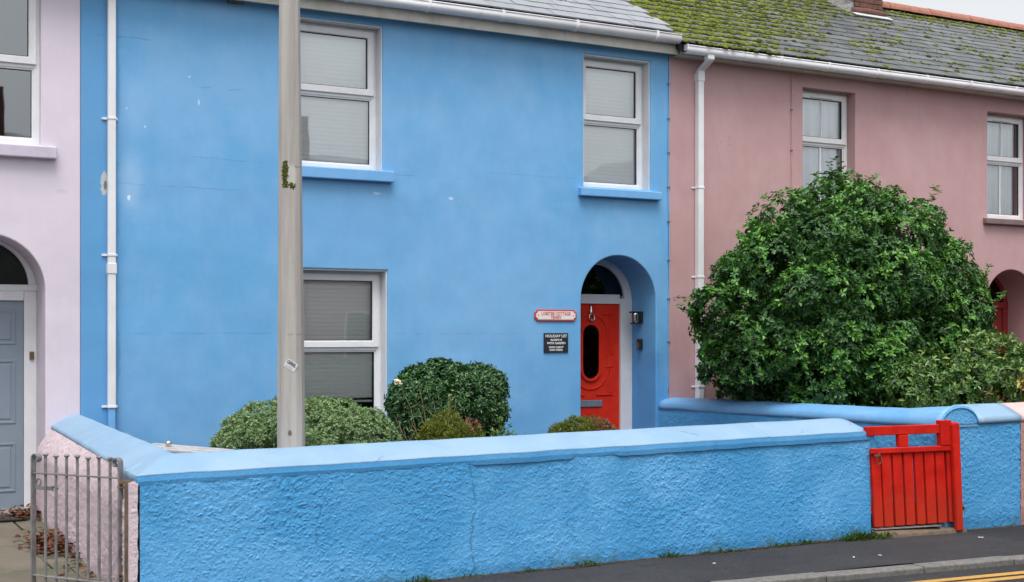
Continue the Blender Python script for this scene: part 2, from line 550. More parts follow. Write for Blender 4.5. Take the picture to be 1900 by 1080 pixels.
M['soil'] = plain('dark_garden_soil', (0.06, 0.045, 0.03), (0.035, 0.027, 0.02), 0.95, 20, 0.9, 40, dist=0.03)
M['bark'] = plain('grey_brown_bark', (0.10, 0.08, 0.06), (0.06, 0.05, 0.04), 0.9, 20, 0.6, 60, dist=0.01)
M['twig'] = plain('dry_straw_stems', (0.30, 0.24, 0.14), (0.19, 0.15, 0.09), 0.8, 20, 0.2)
M['step'] = plain('worn_brown_stone_step', (0.15, 0.105, 0.07), (0.09, 0.075, 0.06), 0.85, 12, 0.7, 50, dist=0.01)
M['mat'] = plain('dark_coir_mat', (0.03, 0.03, 0.03), None, 0.95, 30, 0.9, 200)
M['petal'] = plain('cream_petals', (0.80, 0.74, 0.58), None, 0.6)
M['brass'] = plain('dull_brass', (0.22, 0.15, 0.09), (0.15, 0.10, 0.06), 0.45, 20, 0.1, metal=0.5)


def red_paint(name, c0, c1, wear):
    t = NT(name)
    c = t.mix(t.range(t.noise(5, 5, 0.6), 0.35, 0.65), c0, c1)
    grain = t.noise(1.0, 5, 0.7, t.scaled(t.pos(), (70, 70, 3)))
    c = t.mix(t.range(grain, 0.55, 0.8, 0, 0.4 * wear), c, (c1[0] * 0.55, c1[1] * 0.6, c1[2] * 0.6))
    Z = t.sep()[2]
    low = t.math('ADD', Z, t.math('MULTIPLY', t.math('SUBTRACT', t.noise(12, 4, 0.6), 0.5), 0.5))
    c = t.mix(t.range(low, 0.05, 0.45, 0.55 * wear, 0.0), c, (0.42, 0.045, 0.02))
    return t.done(c, 0.5, t.bump(t.math('ADD', grain, t.math('MULTIPLY', t.noise(50, 3, 0.6), 0.4)), 0.3, 0.004), 0.15)


M['red_door'] = red_paint('bright_red_door_paint', (0.62, 0.030, 0.012), (0.55, 0.022, 0.010), 0.35)
M['red_gate'] = red_paint('weathered_red_gate_paint', (0.60, 0.020, 0.010), (0.47, 0.012, 0.008), 1.0)
M['red_sign'] = plain('red_sign_enamel', (0.55, 0.06, 0.045), (0.50, 0.05, 0.04), 0.4)
M['white_sign'] = plain('cream_sign_enamel', (0.74, 0.70, 0.68), (0.70, 0.66, 0.64), 0.4)
M['slate_sign'] = plain('black_slate_sign', (0.018, 0.022, 0.028), (0.012, 0.016, 0.02), 0.45)
M['white_ink'] = plain('white_lettering', (0.78, 0.78, 0.78), None, 0.6)
M['black_ink'] = plain('black_lettering', (0.03, 0.03, 0.035), None, 0.6)
M['sticker'] = plain('faded_white_sticker', (0.60, 0.61, 0.62), (0.42, 0.43, 0.43), 0.6, 60)
M['grey_door'] = plain('grey_blue_door_paint', (0.225, 0.275, 0.335), (0.205, 0.25, 0.31), 0.35, 3, 0.05, 30)
M['dark_red'] = plain('dark_red_door_paint', (0.30, 0.03, 0.035), (0.25, 0.025, 0.03), 0.4)
M['yellow'] = plain('worn_yellow_road_paint', (0.50, 0.27, 0.045), (0.42, 0.24, 0.06), 0.7, 30, 0.5, 150, dirt=((0.13, 0.11, 0.09), 30, 0.5, 0.6), dist=0.004)


def concrete_pole():
    t = NT('weathered_concrete')
    c = t.mix(t.range(t.noise(1.0, 5, 0.65, t.scaled(t.pos(), (14, 14, 0.8))), 0.36, 0.66), (0.33, 0.31, 0.295), (0.43, 0.41, 0.385))
    c = t.mix(t.range(t.noise(70, 4, 0.7), 0.58, 0.75, 0, 0.4), c, (0.22, 0.21, 0.20))
    st = t.noise(1.0, 4, 0.7, t.scaled(t.pos(), (26, 26, 0.5)))
    c = t.mix(t.range(st, 0.56, 0.74, 0, 0.45), c, (0.26, 0.24, 0.21))
    c = t.mix(t.math('MULTIPLY', t.crack(2.6, 2.95, 1.64, 0.006, 0.02, 41.0), 0.8), c, (0.12, 0.08, 0.05))
    c = t.mix(t.math('MULTIPLY', t.crack(2.6, 2.95, 2.765, 0.008, 0.03, 42.0), 0.7), c, (0.10, 0.09, 0.05))
    c = t.mix(t.math('MULTIPLY', t.blob(2.812, 2.70, 0.03, 0.08, 0.3, 0.5, 20, 43.0), 0.6), c, (0.52, 0.53, 0.48))
    c = t.mix(t.math('MULTIPLY', t.blob(2.80, 0.98, 0.012, 0.02, 0.3, 0.4, 30, 44.0), 0.9), c, (0.1, 0.09, 0.08))
    return t.done(c, 0.85, t.bump(t.noise(110, 4, 0.65), 0.45, 0.006), 0.3)


M['concrete'] = concrete_pole()


def slate_mat(name, ca, cb, lichen, rough):
    t = NT(name)
    r = t.rnd()
    c = t.mix(r, ca, cb)
    c = t.mix(t.range(t.noise(14, 5, 0.7), 0.55, 0.75, 0, lichen), c, (0.13, 0.14, 0.085))
    c = t.mix(t.range(t.noise(40, 4, 0.7), 0.62, 0.75, 0, 0.5), c, tuple(x * 1.5 for x in cb))
    return t.done(c, rough, t.bump(t.noise(30, 5, 0.65), 0.4, 0.008), 0.5)


M['slate_dark'] = slate_mat('dark_grey_slate', (0.072, 0.080, 0.084), (0.130, 0.142, 0.147), 0.75, 0.5)
M['slate_pale'] = slate_mat('pale_blue_grey_slate', (0.24, 0.255, 0.285), (0.29, 0.305, 0.33), 0.12, 0.45)
M['underlay'] = plain('roof_underlay', (0.02, 0.02, 0.02), None, 0.9)


def island_col(name, stops, rough=0.5, spec=0.4, trans=0.0, bump=False, nz=None):
    t = NT(name)
    r = t.rnd()
    c = t.ramp(r, stops)
    if nz:
        c = t.mix(t.range(t.noise(nz[0], 3, 0.6), nz[1], nz[2], 0, nz[4]), c, nz[3])
    t.done(c, rough, None, spec)
    if trans > 0:
        tr = t.add('ShaderNodeBsdfTranslucent')
        t.set(tr.inputs[0], t.mix(0.5, c, (0.16, 0.30, 0.03)))
        mx = t.add('ShaderNodeMixShader')
        mx.inputs[0].default_value = trans
        t.t.links.new(t.b.outputs[0], mx.inputs[1])
        t.t.links.new(tr.outputs[0], mx.inputs[2])
        t.t.links.new(mx.outputs[0], t.out.inputs[0])
    return t.m


M['moss'] = island_col('bright_roof_moss', [(0, (0.035, 0.048, 0.012)), (0.4, (0.090, 0.115, 0.018)), (0.75, (0.165, 0.192, 0.030)), (0.9, (0.12, 0.12, 0.03)), (1, (0.09, 0.075, 0.03))], 0.95, 0.1)
M['moss_dark'] = island_col('dark_olive_moss', [(0, (0.035, 0.04, 0.012)), (0.6, (0.075, 0.085, 0.018)), (1, (0.12, 0.13, 0.03))], 0.95, 0.1)
M['leaf_big'] = island_col('glossy_evergreen_leaves', [(0, (0.010, 0.042, 0.012)), (0.5, (0.022, 0.082, 0.018)), (0.88, (0.048, 0.145, 0.024)), (1, (0.09, 0.21, 0.035))], 0.42, 0.32, 0.12,
                           nz=(2.4, 0.52, 0.66, (0.06, 0.17, 0.024), 0.6))
M['leaf_lit'] = island_col('lit_green_leaves', [(0, (0.035, 0.13, 0.022)), (0.5, (0.075, 0.225, 0.032)), (1, (0.15, 0.33, 0.045))], 0.36, 0.4, 0.16)  # lighter copy of the bush leaf, highlights of lit tips put into its colour
M['leaf_mixed'] = island_col('mixed_garden_leaves', [(0, (0.03, 0.085, 0.025)), (0.5, (0.07, 0.155, 0.035)), (0.85, (0.14, 0.25, 0.045)), (1, (0.26, 0.32, 0.07))], 0.42, 0.45, 0.18)
M['leaf_autumn'] = island_col('autumn_tinted_leaves', [(0, (0.40, 0.07, 0.04)), (0.4, (0.45, 0.22, 0.05)), (0.7, (0.40, 0.36, 0.09)), (1, (0.35, 0.16, 0.10))], 0.5, 0.3, 0.2)
M['leaf_privet'] = island_col('dark_glossy_clipped_leaves', [(0, (0.014, 0.050, 0.016)), (0.5, (0.026, 0.088, 0.024)), (0.9, (0.06, 0.155, 0.038)), (1, (0.11, 0.21, 0.05))], 0.34, 0.4, 0.1)
M['leaf_hebe'] = island_col('small_pale_green_leaves', [(0, (0.085, 0.16, 0.065)), (0.5, (0.165, 0.265, 0.105)), (1, (0.29, 0.38, 0.18))], 0.5, 0.3, 0.15)
M['leaf_heather'] = island_col('olive_green_heather', [(0, (0.07, 0.09, 0.014)), (0.6, (0.15, 0.18, 0.024)), (1, (0.22, 0.23, 0.045))], 0.7, 0.2, 0.15)
M['leaf_heather_red'] = island_col('rusty_pink_heather', [(0, (0.16, 0.055, 0.035)), (0.6, (0.26, 0.10, 0.07)), (1, (0.34, 0.17, 0.13))], 0.7, 0.2, 0.1)
M['leaf_grass'] = island_col('roadside_weeds', [(0, (0.035, 0.075, 0.012)), (0.6, (0.065, 0.135, 0.020)), (1, (0.12, 0.17, 0.035))], 0.55, 0.3, 0.2)
M['leaf_dead'] = island_col('fallen_brown_leaves', [(0, (0.05, 0.022, 0.013)), (0.6, (0.12, 0.045, 0.022)), (1, (0.20, 0.085, 0.04))], 0.75, 0.2)


def asphalt(name, base, dark, patch):
    t = NT(name)
    c = t.mix(t.range(t.noise(0.9, 5, 0.65), 0.35, 0.65), base, dark)
    c = t.mix(t.range(t.noise(4.5, 5, 0.7, t.scaled(t.pos(), (0.6, 1.6, 1))), 0.50, 0.66, 0, 0.6), c, tuple(x * 0.6 for x in dark))
    c = t.mix(t.range(t.noise(210, 3, 0.7), 0.5, 0.66, 0, 0.75), c, tuple(x * 2.6 for x in base))
    c = t.mix(t.range(t.noise(75, 3, 0.75), 0.52, 0.66, 0, 0.55), c, tuple(x * 2.2 for x in base))
    c = t.mix(t.range(t.noise(60, 3, 0.75, t.scaled(t.pos(), (1, 1, 1), (3, 3, 0))), 0.54, 0.68, 0, 0.6), c, tuple(x * 0.45 for x in dark))
    grit = t.voro(24.0)
    c = t.mix(t.range(grit, 0.07, 0.13, 0.6, 0.0), c, (0.22, 0.21, 0.20))
    X = t.sep()[0]
    if patch:      # a reinstated trench of newer, darker tarmac
        px = t.math('ADD', X, t.math('MULTIPLY', t.math('SUBTRACT', t.noise(6, 4, 0.6), 0.5), 0.05))
        pk = t.math('MULTIPLY', t.range(px, 8.9, 8.93), t.range(px, 10.6, 10.63, 1, 0))
        c = t.mix(t.math('MULTIPLY', pk, 0.55), c, (0.026, 0.026, 0.03))
    h = t.math('ADD', t.noise(170, 4, 0.7), t.math('MULTIPLY', t.noise(12, 4, 0.6), 0.6))
    return t.done(c, 0.85, t.bump(h, 0.9, 0.012), 0.2)


M['pavement'] = asphalt('worn_pavement_asphalt', (0.044, 0.044, 0.047), (0.028, 0.028, 0.031), True)
M['road'] = asphalt('road_asphalt', (0.040, 0.040, 0.043), (0.028, 0.028, 0.031), False)


def flag_mat():
    t = NT('damp_stone_slab')
    c = t.mix(t.rnd(), (0.115, 0.10, 0.072), (0.165, 0.145, 0.11))
    c = t.mix(t.range(t.noise(2.2, 5, 0.65), 0.42, 0.66, 0, 0.75), c, (0.075, 0.078, 0.045))
    c = t.mix(t.range(t.noise(45, 4, 0.7), 0.55, 0.75, 0, 0.5), c, (0.06, 0.055, 0.045))
    return t.done(c, 0.6, t.bump(t.noise(22, 5, 0.65), 0.45, 0.008), 0.4)


M['flag'] = flag_mat()


def glass_mat(name, tint, refl):
    t = NT(name)
    fr = t.add('ShaderNodeFresnel')
    fr.inputs['IOR'].default_value = 1.5
    wav = t.bump(t.noise(1.3, 2, 0.5), 0.06, 0.03)
    t.t.links.new(wav, fr.inputs['Normal'])
    f = t.math('ADD', t.math('MULTIPLY', fr.outputs[0], 1.15), refl, True)
    tr = t.add('ShaderNodeBsdfTransparent')
    tr.inputs[0].default_value = (*tint, 1)
    gl = t.add('ShaderNodeBsdfGlossy')
    gl.inputs['Roughness'].default_value = 0.015
    gl.inputs['Color'].default_value = (0.9, 0.95, 1, 1)
    t.t.links.new(wav, gl.inputs['Normal'])
    mx = t.add('ShaderNodeMixShader')
    t.t.links.new(f, mx.inputs[0])
    t.t.links.new(tr.outputs[0], mx.inputs[1])
    t.t.links.new(gl.outputs[0], mx.inputs[2])
    t.t.links.new(mx.outputs[0], t.out.inputs[0])
    return t.m


M['glass'] = glass_mat('window_glass', (0.97, 0.985, 0.98), 0.19)
M['glass_dark'] = glass_mat('dark_door_glass', (0.10, 0.12, 0.12), 0.0)


def curtain_mat():
    t = NT('white_net_curtain')
    c = t.mix(t.range(t.noise(3, 4, 0.6), 0.35, 0.65), (0.90, 0.94, 0.96), (0.84, 0.88, 0.91))
    return t.done(c, 0.8, t.bump(t.noise(200, 2, 0.5), 0.1, 0.002), 0.1)


M['net'] = curtain_mat()

# ------------------------------------------------------------------ ground, road, pavement
KERB = [(-12.0, -5.30), (2.0, -5.32), (5.6, -5.36), (8.3, -5.46), (12.0, -5.65), (30.0, -6.6)]


def gz(x):
    """the street falls gently to the right"""
    return -0.012 * (x - 0.7)



def kerb_y(x):
    for (xa, ya), (xb, yb) in zip(KERB[:-1], KERB[1:]):
        if x <= xb: return ya + (yb - ya) * (x - xa) / (xb - xa)
    return KERB[-1][1]


g = MB()
g.poly([(-600, -600, -0.45), (600, -600, -0.45), (600, 600, -0.45), (-600, 600, -0.45)])
tag(g.build('ground', M['soil'], fix=False), kind='structure')
r = MB()
for (xa, ya), (xb, yb) in zip(KERB[:-1], KERB[1:]):
    r.poly([(xa, ya - 6.5, gz(xa) - 0.05), (xb, yb - 6.5, gz(xb) - 0.05), (xb, yb + 0.05, gz(xb) - 0.05), (xa, ya + 0.05, gz(xa) - 0.05)])
road = tag(r.build('road', M['road'], fix=False), kind='structure')
fp = MB()
for (xa, ya), (xb, yb) in zip(KERB[:-1], KERB[1:]):
    fp.poly([(xa, ya - 12, gz(xa)), (xb, yb - 12, gz(xb)), (xb, yb - 6.5, gz(xb)), (xa, ya - 6.5, gz(xa))])
tag(fp.build('far_pavement', M['pavement'], fix=False), kind='structure')

# pavement with slight unevenness
nx, ny = 260, 14
xs = np.linspace(-12, 30, nx)
vv = []
for x in xs:
    y0 = kerb_y(x) + 0.135
    for j in range(ny):
        y = y0 + (-3.95 - y0) * j / (ny - 1)
        vv.append((x, y, gz(x) + 0.010 * mnoise.noise((x * 1.2, y * 1.2, 0.0)) + 0.004 * mnoise.noise((x * 6, y * 6, 3.0))))
ff = [(i * ny + j, (i + 1) * ny + j, (i + 1) * ny + j + 1, i * ny + j + 1) for i in range(nx - 1) for j in range(ny - 1)]
tag(np_mesh('pavement', vv, ff, M['pavement'], smooth=True), kind='structure')
# kerb stones, each its own piece
kroot = bpy.data.objects.new('kerb', None)
kroot.location = (6, -5.7, 0)
link(kroot)
ORG[kroot.name] = Vector((6, -5.7, 0))
tag(kroot, kind='structure')
kx = -1.0
for k in range(18):
    L = 0.915
    x0, x1 = kx + 0.006, kx + L - 0.006
    dz = random.uniform(-0.004, 0.004)
    m = MB()
    prof = [(-0.0, -0.15), (-0.0, -0.008), (0.012, 0.0), (0.13, 0.002), (0.13, -0.15)]
    rings = []
    for t in range(5):
        x = x0 + (x1 - x0) * t / 4
        rings.append([(x, kerb_y(x) + a + 0.0015 * mnoise.noise((x * 5, a * 9, k)), z + gz(x) + dz + 0.003 * mnoise.noise((x * 4, z * 9, k + 5))) for a, z in prof])
    m.loft(rings)
    m.build('kerbstone', M['kerb'], kroot, bevel=0.006)
    kx += L
# double yellow lines on the road
for off, w in ((-0.235, 0.085), (-0.37, 0.085)):
    m = MB()
    for k in range(60):
        xa, xb = -2 + k * 0.4, -2 + (k + 1) * 0.4
        m.poly([(xa, kerb_y(xa) + off - w, gz(xa) - 0.046), (xb, kerb_y(xb) + off - w, gz(xb) - 0.046), (xb, kerb_y(xb) + off, gz(xb) - 0.046), (xa, kerb_y(xa) + off, gz(xa) - 0.046)])
    o = m.build('yellow_line', M['yellow'], road, fix=False)


def soil(name, x0, x1, y0, y1, z, mat):
    nx, ny = max(2, int((x1 - x0) * 8)), max(2, int((y1 - y0) * 8))
    v = []
    for i in range(nx + 1):
        for j in range(ny + 1):
            x, y = x0 + (x1 - x0) * i / nx, y0 + (y1 - y0) * j / ny
            v.append((x, y, z + 0.04 * mnoise.noise((x * 1.7, y * 1.7, z * 9))))
    f = [(i * (ny + 1) + j, (i + 1) * (ny + 1) + j, (i + 1) * (ny + 1) + j + 1, i * (ny + 1) + j + 1) for i in range(nx) for j in range(ny)]
    return tag(np_mesh(name, v, f, mat, smooth=True), kind='structure')


soil('garden_soil', 2.05, 8.8, -4.1, 0.02, 0.12, M['soil'])
soil('garden_ground', 8.9, 20.0, -4.1, 0.02, 0.10, M['soil'])

# stone slab path in front of the lavender house
path = bpy.data.objects.new('path', None)
path.location = (1, -2, 0)
link(path)
ORG[path.name] = Vector((1, -2, 0))
tag(path, kind='structure')
m = MB()
m.poly([(-2.2, -4.5, -0.03), (1.9, -4.5, -0.03), (1.9, 0.6, -0.03), (-2.2, 0.6, -0.03)])
m.build('path_bed', M['soil'], path, fix=False)
y = -4.42
row = 0
rr = random.Random(3)
while y < 0.45:
    h = rr.choice((0.42, 0.55, 0.62))
    h = min(h, 0.52 - y)
    if h < 0.15: break
    x = -2.1 + rr.uniform(-0.5, 0)
    while x < 1.80:
        w = rr.choice((0.45, 0.6, 0.75))
        xa, xb = max(x, -2.1), min(x + w, 1.84)
        if xb - xa > 0.12:
            m = MB()
            z = rr.uniform(-0.006, 0.006)
            j = lambda: rr.uniform(-0.006, 0.006)
            a = [(xa + 0.009 + j(), y + 0.009 + j()), (xb - 0.009 + j(), y + 0.009 + j()), (xb - 0.009 + j(), y + h - 0.009 + j()), (xa + 0.009 + j(), y + h - 0.009 + j())]
            m.loft([[(p[0], p[1], -0.05) for p in a], [(p[0], p[1], z + j() * 0.4) for p in a]])
            m.build('paving_slab', M['flag'], path, bevel=0.006)
        x += w
    y += h
    row += 1

# ------------------------------------------------------------------ houses
def wall_panel(name, outer, holes, depth, mat, parent, y=0.0):
    """front skin with openings and their reveals; holes: (outline, reveal depth)"""
    bm = bmesh.new()
    org = ORG[parent.name]

    def loop(pts, yy):
        vs_ = [bm.verts.new((px - org.x, yy - org.y, pz - org.z)) for px, pz in pts]
        return vs_

    edges = []
    ov = loop(outer, y)
    for a, b in zip(ov, ov[1:] + ov[:1]): edges.append(bm.edges.new((a, b)))
    hv = []
    for pts, dep in holes:
        h = loop(pts, y)
        hv.append((h, pts, dep))
        for a, b in zip(h, h[1:] + h[:1]): edges.append(bm.edges.new((a, b)))
    bmesh.ops.triangle_fill(bm, use_beauty=True, use_dissolve=False, edges=edges, normal=(0, -1, 0))
    for h, pts, dep in hv:
        back = loop(pts, y + dep)
        n = len(h)
        for i in range(n):
            k = (i + 1) % n
            bm.faces.new((h[i], h[k], back[k], back[i]))
    back = loop(outer, y + depth)
    for i in range(len(ov)):
        k = (i + 1) % len(ov)
        bm.faces.new((ov[k], ov[i], back[i], back[k]))
    me = bpy.data.meshes.new(name)
    bm.to_mesh(me)
    bm.free()
    me.materials.append(mat)
    o = bpy.data.objects.new(name, me)
    link(o, parent)
    ORG[o.name] = org
    b = o.modifiers.new('bevel', 'BEVEL')
    b.width = 0.012
    b.segments = 3
    b.limit_method = 'ANGLE'
    b.angle_limit = rad(60)
    return o


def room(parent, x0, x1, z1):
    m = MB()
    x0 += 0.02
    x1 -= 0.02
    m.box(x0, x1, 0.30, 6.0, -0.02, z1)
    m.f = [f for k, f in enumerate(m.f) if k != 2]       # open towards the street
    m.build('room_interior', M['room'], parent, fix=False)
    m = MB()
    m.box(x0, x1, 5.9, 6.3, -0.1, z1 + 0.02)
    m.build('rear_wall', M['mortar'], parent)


YF = 0.15      # window frames sit this far back


def casement(parent, x0, x1, z0, z1, zr, name='window', lined=True, sill=None, bar=False, vent=False, y=YF, sm=None, glass='glass', bars=None):
    """upvc window: fixed lower light, projecting upper sash; child of the house, its pieces one level down"""
    ins = 0.012 if lined else 0.0
    f = MB()
    fx0, fx1, fz0, fz1 = x0 + ins, x1 - ins, z0 + 0.004, z1 - ins
    fw = 0.052
    f.ring_y(rect(fx0, fx1, fz0, fz1), rect(fx0 + fw, fx1 - fw, fz0 + fw, fz1 - fw), y, y + 0.06)
    f.box(fx0 + fw - 0.001, fx1 - fw + 0.001, y + 0.001, y + 0.058, zr - 0.045, zr)     # transom
    root = f.build(name, M['upvc'], parent, bevel=0.004)
    # lower fixed light: glazing bead
    b = MB()
    a0, a1, c0, c1 = fx0 + fw, fx1 - fw, fz0 + fw, zr - 0.045
    b.ring_y(rect(a0 - 0.004, a1 + 0.004, c0 - 0.004, c1 + 0.004), rect(a0 + 0.016, a1 - 0.016, c0 + 0.016, c1 - 0.016), y + 0.012, y + 0.05)
    b.build('glazing_bead', M['upvc'], root, bevel=0.003)
    gk = MB()
    gk.ring_y(rect(a0 + 0.016, a1 - 0.016, c0 + 0.016, c1 - 0.016), rect(a0 + 0.022, a1 - 0.022, c0 + 0.022, c1 - 0.022), y + 0.022, y + 0.04)
    u0, u1, w0, w1 = fx0 + 0.030, fx1 - 0.030, zr - 0.012, fz1 - 0.030
    # upper sash stands proud of the frame
    sfr = MB()
    sw = 0.066
    sfr.ring_y(rect(u0, u1, w0, w1), rect(u0 + sw, u1 - sw, w0 + sw, w1 - sw), y - 0.022, y - 0.001)
    sfr.ring_y(rect(u0 + sw - 0.014, u1 - sw + 0.014, w0 + sw - 0.014, w1 - sw + 0.014), rect(u0 + sw + 0.003, u1 - sw - 0.003, w0 + sw + 0.003, w1 - sw - 0.003), y - 0.012, y + 0.03)
    so = sfr.build('sash', M['upvc'], root, bevel=0.005)
    gk.ring_y(rect(u0 + sw + 0.003, u1 - sw - 0.003, w0 + sw + 0.003, w1 - sw - 0.003), rect(u0 + sw + 0.009, u1 - sw - 0.009, w0 + sw + 0.009, w1 - sw - 0.009), y - 0.004, y + 0.025)
    gk.build('gasket', M['rubber'], root)
    for (p0, p1, q0, q1, yy) in ((a0 + 0.018, a1 - 0.018, c0 + 0.018, c1 - 0.018, y + 0.030), (u0 + sw + 0.005, u1 - sw - 0.005, w0 + sw + 0.005, w1 - sw - 0.005, y + 0.010)):
        p = MB()
        p.poly([(p0, yy, q0), (p1, yy, q0), (p1, yy, q1), (p0, yy, q1)])
        p.build('pane', M[glass], root, fix=False)
        if bar:
            p = MB()
            xm = (p0 + p1) / 2
            p.box(xm - 0.011, xm + 0.011, yy - 0.010, yy - 0.002, q0 + 0.001, q1 - 0.001)
            p.build('glazing_bar', M['upvc'], root, bevel=0.002)
    if vent:
        p = MB()
        xm = (fx0 + fx1) / 2 - 0.02
        p.box(xm - 0.17, xm + 0.17, y - 0.038, y - 0.0225, w1 - 0.058, w1 - 0.036)
        p.build('trickle_vent', M['upvc'], root, bevel=0.004)
    if lined:
        l = MB()
        l.box(x0, x0 + ins, 0.018, y + 0.10, z0, z1)
        l.box(x1 - ins, x1, 0.018, y + 0.10, z0, z1)
        l.box(x0 + ins, x1 - ins, 0.018, y + 0.10, z1 - ins, z1)
        l.build('reveal_lining', M['liner'], root)
    # inner board keeps the wall reveal from being seen through the glass
    l = MB()
    l.box(x0 - 0.02, x1 + 0.02, y + 0.145, 0.32, z0 - 0.03, z0 - 0.002)
    l.build('window_board', M['upvc'], root)
    if sill:
        s = MB()
        sx0, sx1, sz0, sz1, pr, mt = sill
        s.loft([[(sx0, -pr, sz0), (sx0, 0.10, sz0), (sx0, 0.10, sz1 + 0.02), (sx0, -pr, sz1)],
                [(sx1, -pr, sz0), (sx1, 0.10, sz0), (sx1, 0.10, sz1 + 0.02), (sx1, -pr, sz1)]])
        s.build('sill', M[mt], root, bevel=0.010)
    return root


def blind(x0, x1, z0, z1, y, label, pitch=0.048, tilt=62, drop=0.0):
    t = thing('venetian_blind', ((x0 + x1) / 2, y, z0), label, 'blind', 'venetian blinds in the blue house')
    m = MB()
    m.box(x0, x1, y - 0.02, y + 0.025, z1 - 0.045, z1)
    m.build('headrail', M['blind'], t, bevel=0.003)
    s = MB()
    hw = 0.026
    a = rad(tilt)
    prof = [(-hw, 0.0), (-hw * 0.5, 0.0035), (0, 0.0048), (hw * 0.5, 0.0035), (hw, 0.0)]
    pr = [(px * math.cos(a) - pz * math.sin(a), px * math.sin(a) + pz * math.cos(a)) for px, pz in prof]
    w = (x1 - x0) / 2
    s.loft([[(-w, py, pz) for py, pz in pr], [(w, py, pz) for py, pz in pr]], close_ring=False)
    me = s.mesh('slat')
    me.materials.append(M['blind'])
    z = z1 - 0.075
    rr = random.Random(int(x0 * 100))
    while z > z0 + 0.04:
        place('slat', me, t, ((x0 + x1) / 2, y, z), (rad(rr.uniform(-2.5, 2.5)), rad(rr.uniform(-0.12, 0.12)), 0))
        z -= pitch
    m = MB()
    m.box(x0, x1, y - 0.014, y + 0.014, z0, z0 + 0.022)
    m.build('bottom_rail', M['blind'], t, bevel=0.003)
    m = MB()
    for k in (0.18, 0.82):
        xx = x0 + (x1 - x0) * k
        m.tube([(xx, y - 0.018, z1 - 0.04), (xx, y - 0.018, z0 + 0.01)], 0.0012, 5)
    m.build('ladder_cord', M['blind'], t)
    return t


def curtain(x0, x1, z0, z1, y, label, seed, group):
    nx, nz = 70, 8
    rr = random.Random(seed)
    ph = [rr.uniform(0, 6) for _ in range(4)]
    v = []
    for i in range(nx + 1):
        x = x0 + (x1 - x0) * i / nx
        for j in range(nz + 1):
            z = z0 + (z1 - z0) * j / nz
            u = x * 55 + 1.2 * math.sin(x * 9 + ph[0])
            v.append((x, y + 0.022 * math.sin(u + ph[1] + 0.3 * math.sin(z * 2)) + 0.014 * math.sin(u * 0.43 + ph[2]), z))
    f = [(i * (nz + 1) + j, (i + 1) * (nz + 1) + j, (i + 1) * (nz + 1) + j + 1, i * (nz + 1) + j + 1) for i in range(nx) for j in range(nz)]
    o = np_mesh('net_curtain', v, f, M['net'], smooth=True)
    return tag(o, label, 'curtain', group)


def half_gutter(parent, x0, x1, yc, zc, r, brackets, mat):
    m = MB()
    rings = []
    hv = r * 0.62                       # deep-flow section: upright sides above a rounded bottom
    for x in (x0, x1):
        ring = [(x, yc - r, zc)]
        ring += [(x, yc + r * math.cos(PI + PI * k / 12), zc - hv + (r * 0.75) * math.sin(PI + PI * k / 12)) for k in range(13)]
        ring += [(x, yc + r, zc), (x, yc + r - 0.006, zc)]
        ring += [(x, yc + (r - 0.006) * math.cos(PI + PI * k / 12), zc - hv + (r * 0.75 - 0.006) * math.sin(PI + PI * k / 12)) for k in range(12, -1, -1)]
        ring += [(x, yc - r + 0.006, zc)]
        rings.append(ring)
    m.loft(rings)
    m.tube([(x0, yc - r, zc), (x1, yc - r, zc)], 0.008, 8)
    gu = m.build('gutter', mat, parent)
    for p in gu.data.polygons: p.use_smooth = len(p.vertices) == 4
    for x in brackets:
        b = MB()
        rings = []
        for xx in (x - 0.018, x + 0.018):
            rings.append([(xx, yc - r - 0.008, zc + 0.012)] + [(xx, yc + (r + 0.007) * math.cos(PI + PI * k / 10), zc - r * 0.62 + (r * 0.75 + 0.007) * math.sin(PI + PI * k / 10)) for k in range(11)] + [(xx, yc + r * 0.9, zc + 0.010)])
        b.loft(rings)
        b.build('gutter_bracket', mat, gu, bevel=0.002)
    return gu


def square_pipe(parent, x, y, z0, z1, w, clips, mat, name='downpipe', joints=()):
    m = MB()
    m.box(x - w / 2, x + w / 2, y - w / 2, y + w / 2, z0, z1)
    p = m.build(name, mat, parent, bevel=0.010, seg=3)
    for z in clips:
        c = MB()
        c.box(x - w / 2 - 0.004, x + w / 2 + 0.004, y - w / 2 - 0.005, y + w / 2 + 0.004, z - 0.011, z + 0.011)
        c.box(x - w / 2 - 0.045, x + w / 2 + 0.028, y + w / 2 - 0.006, 0.004, z - 0.010, z + 0.010)
        c.build('pipe_clip', mat, p, bevel=0.003)
    for z in joints:
        c = MB()
        c.box(x - w / 2 - 0.006, x + w / 2 + 0.006, y - w / 2 - 0.006, y + w / 2 + 0.006, z - 0.05, z + 0.05)
        c.build('pipe_socket', mat, p, bevel=0.006)
    return p


SLOPE = 0.564
PITCH = math.atan(SLOPE)


def slate_mesh(name, w, h, seed, mat):
    rr = random.Random(seed)
    m = MB()
    j = lambda s: rr.uniform(-s, s)
    t = 0.014
    lo = [(-w / 2 + j(.002), 0 + j(.004)), (w / 2 + j(.002), 0 + j(.004)), (w / 2, h), (-w / 2, h)]
    m.loft([[(x, y, 0) for x, y in lo], [(x, y, t) for x, y in lo]])
    me = m.mesh(name)
    me.materials.append(mat)
    return me


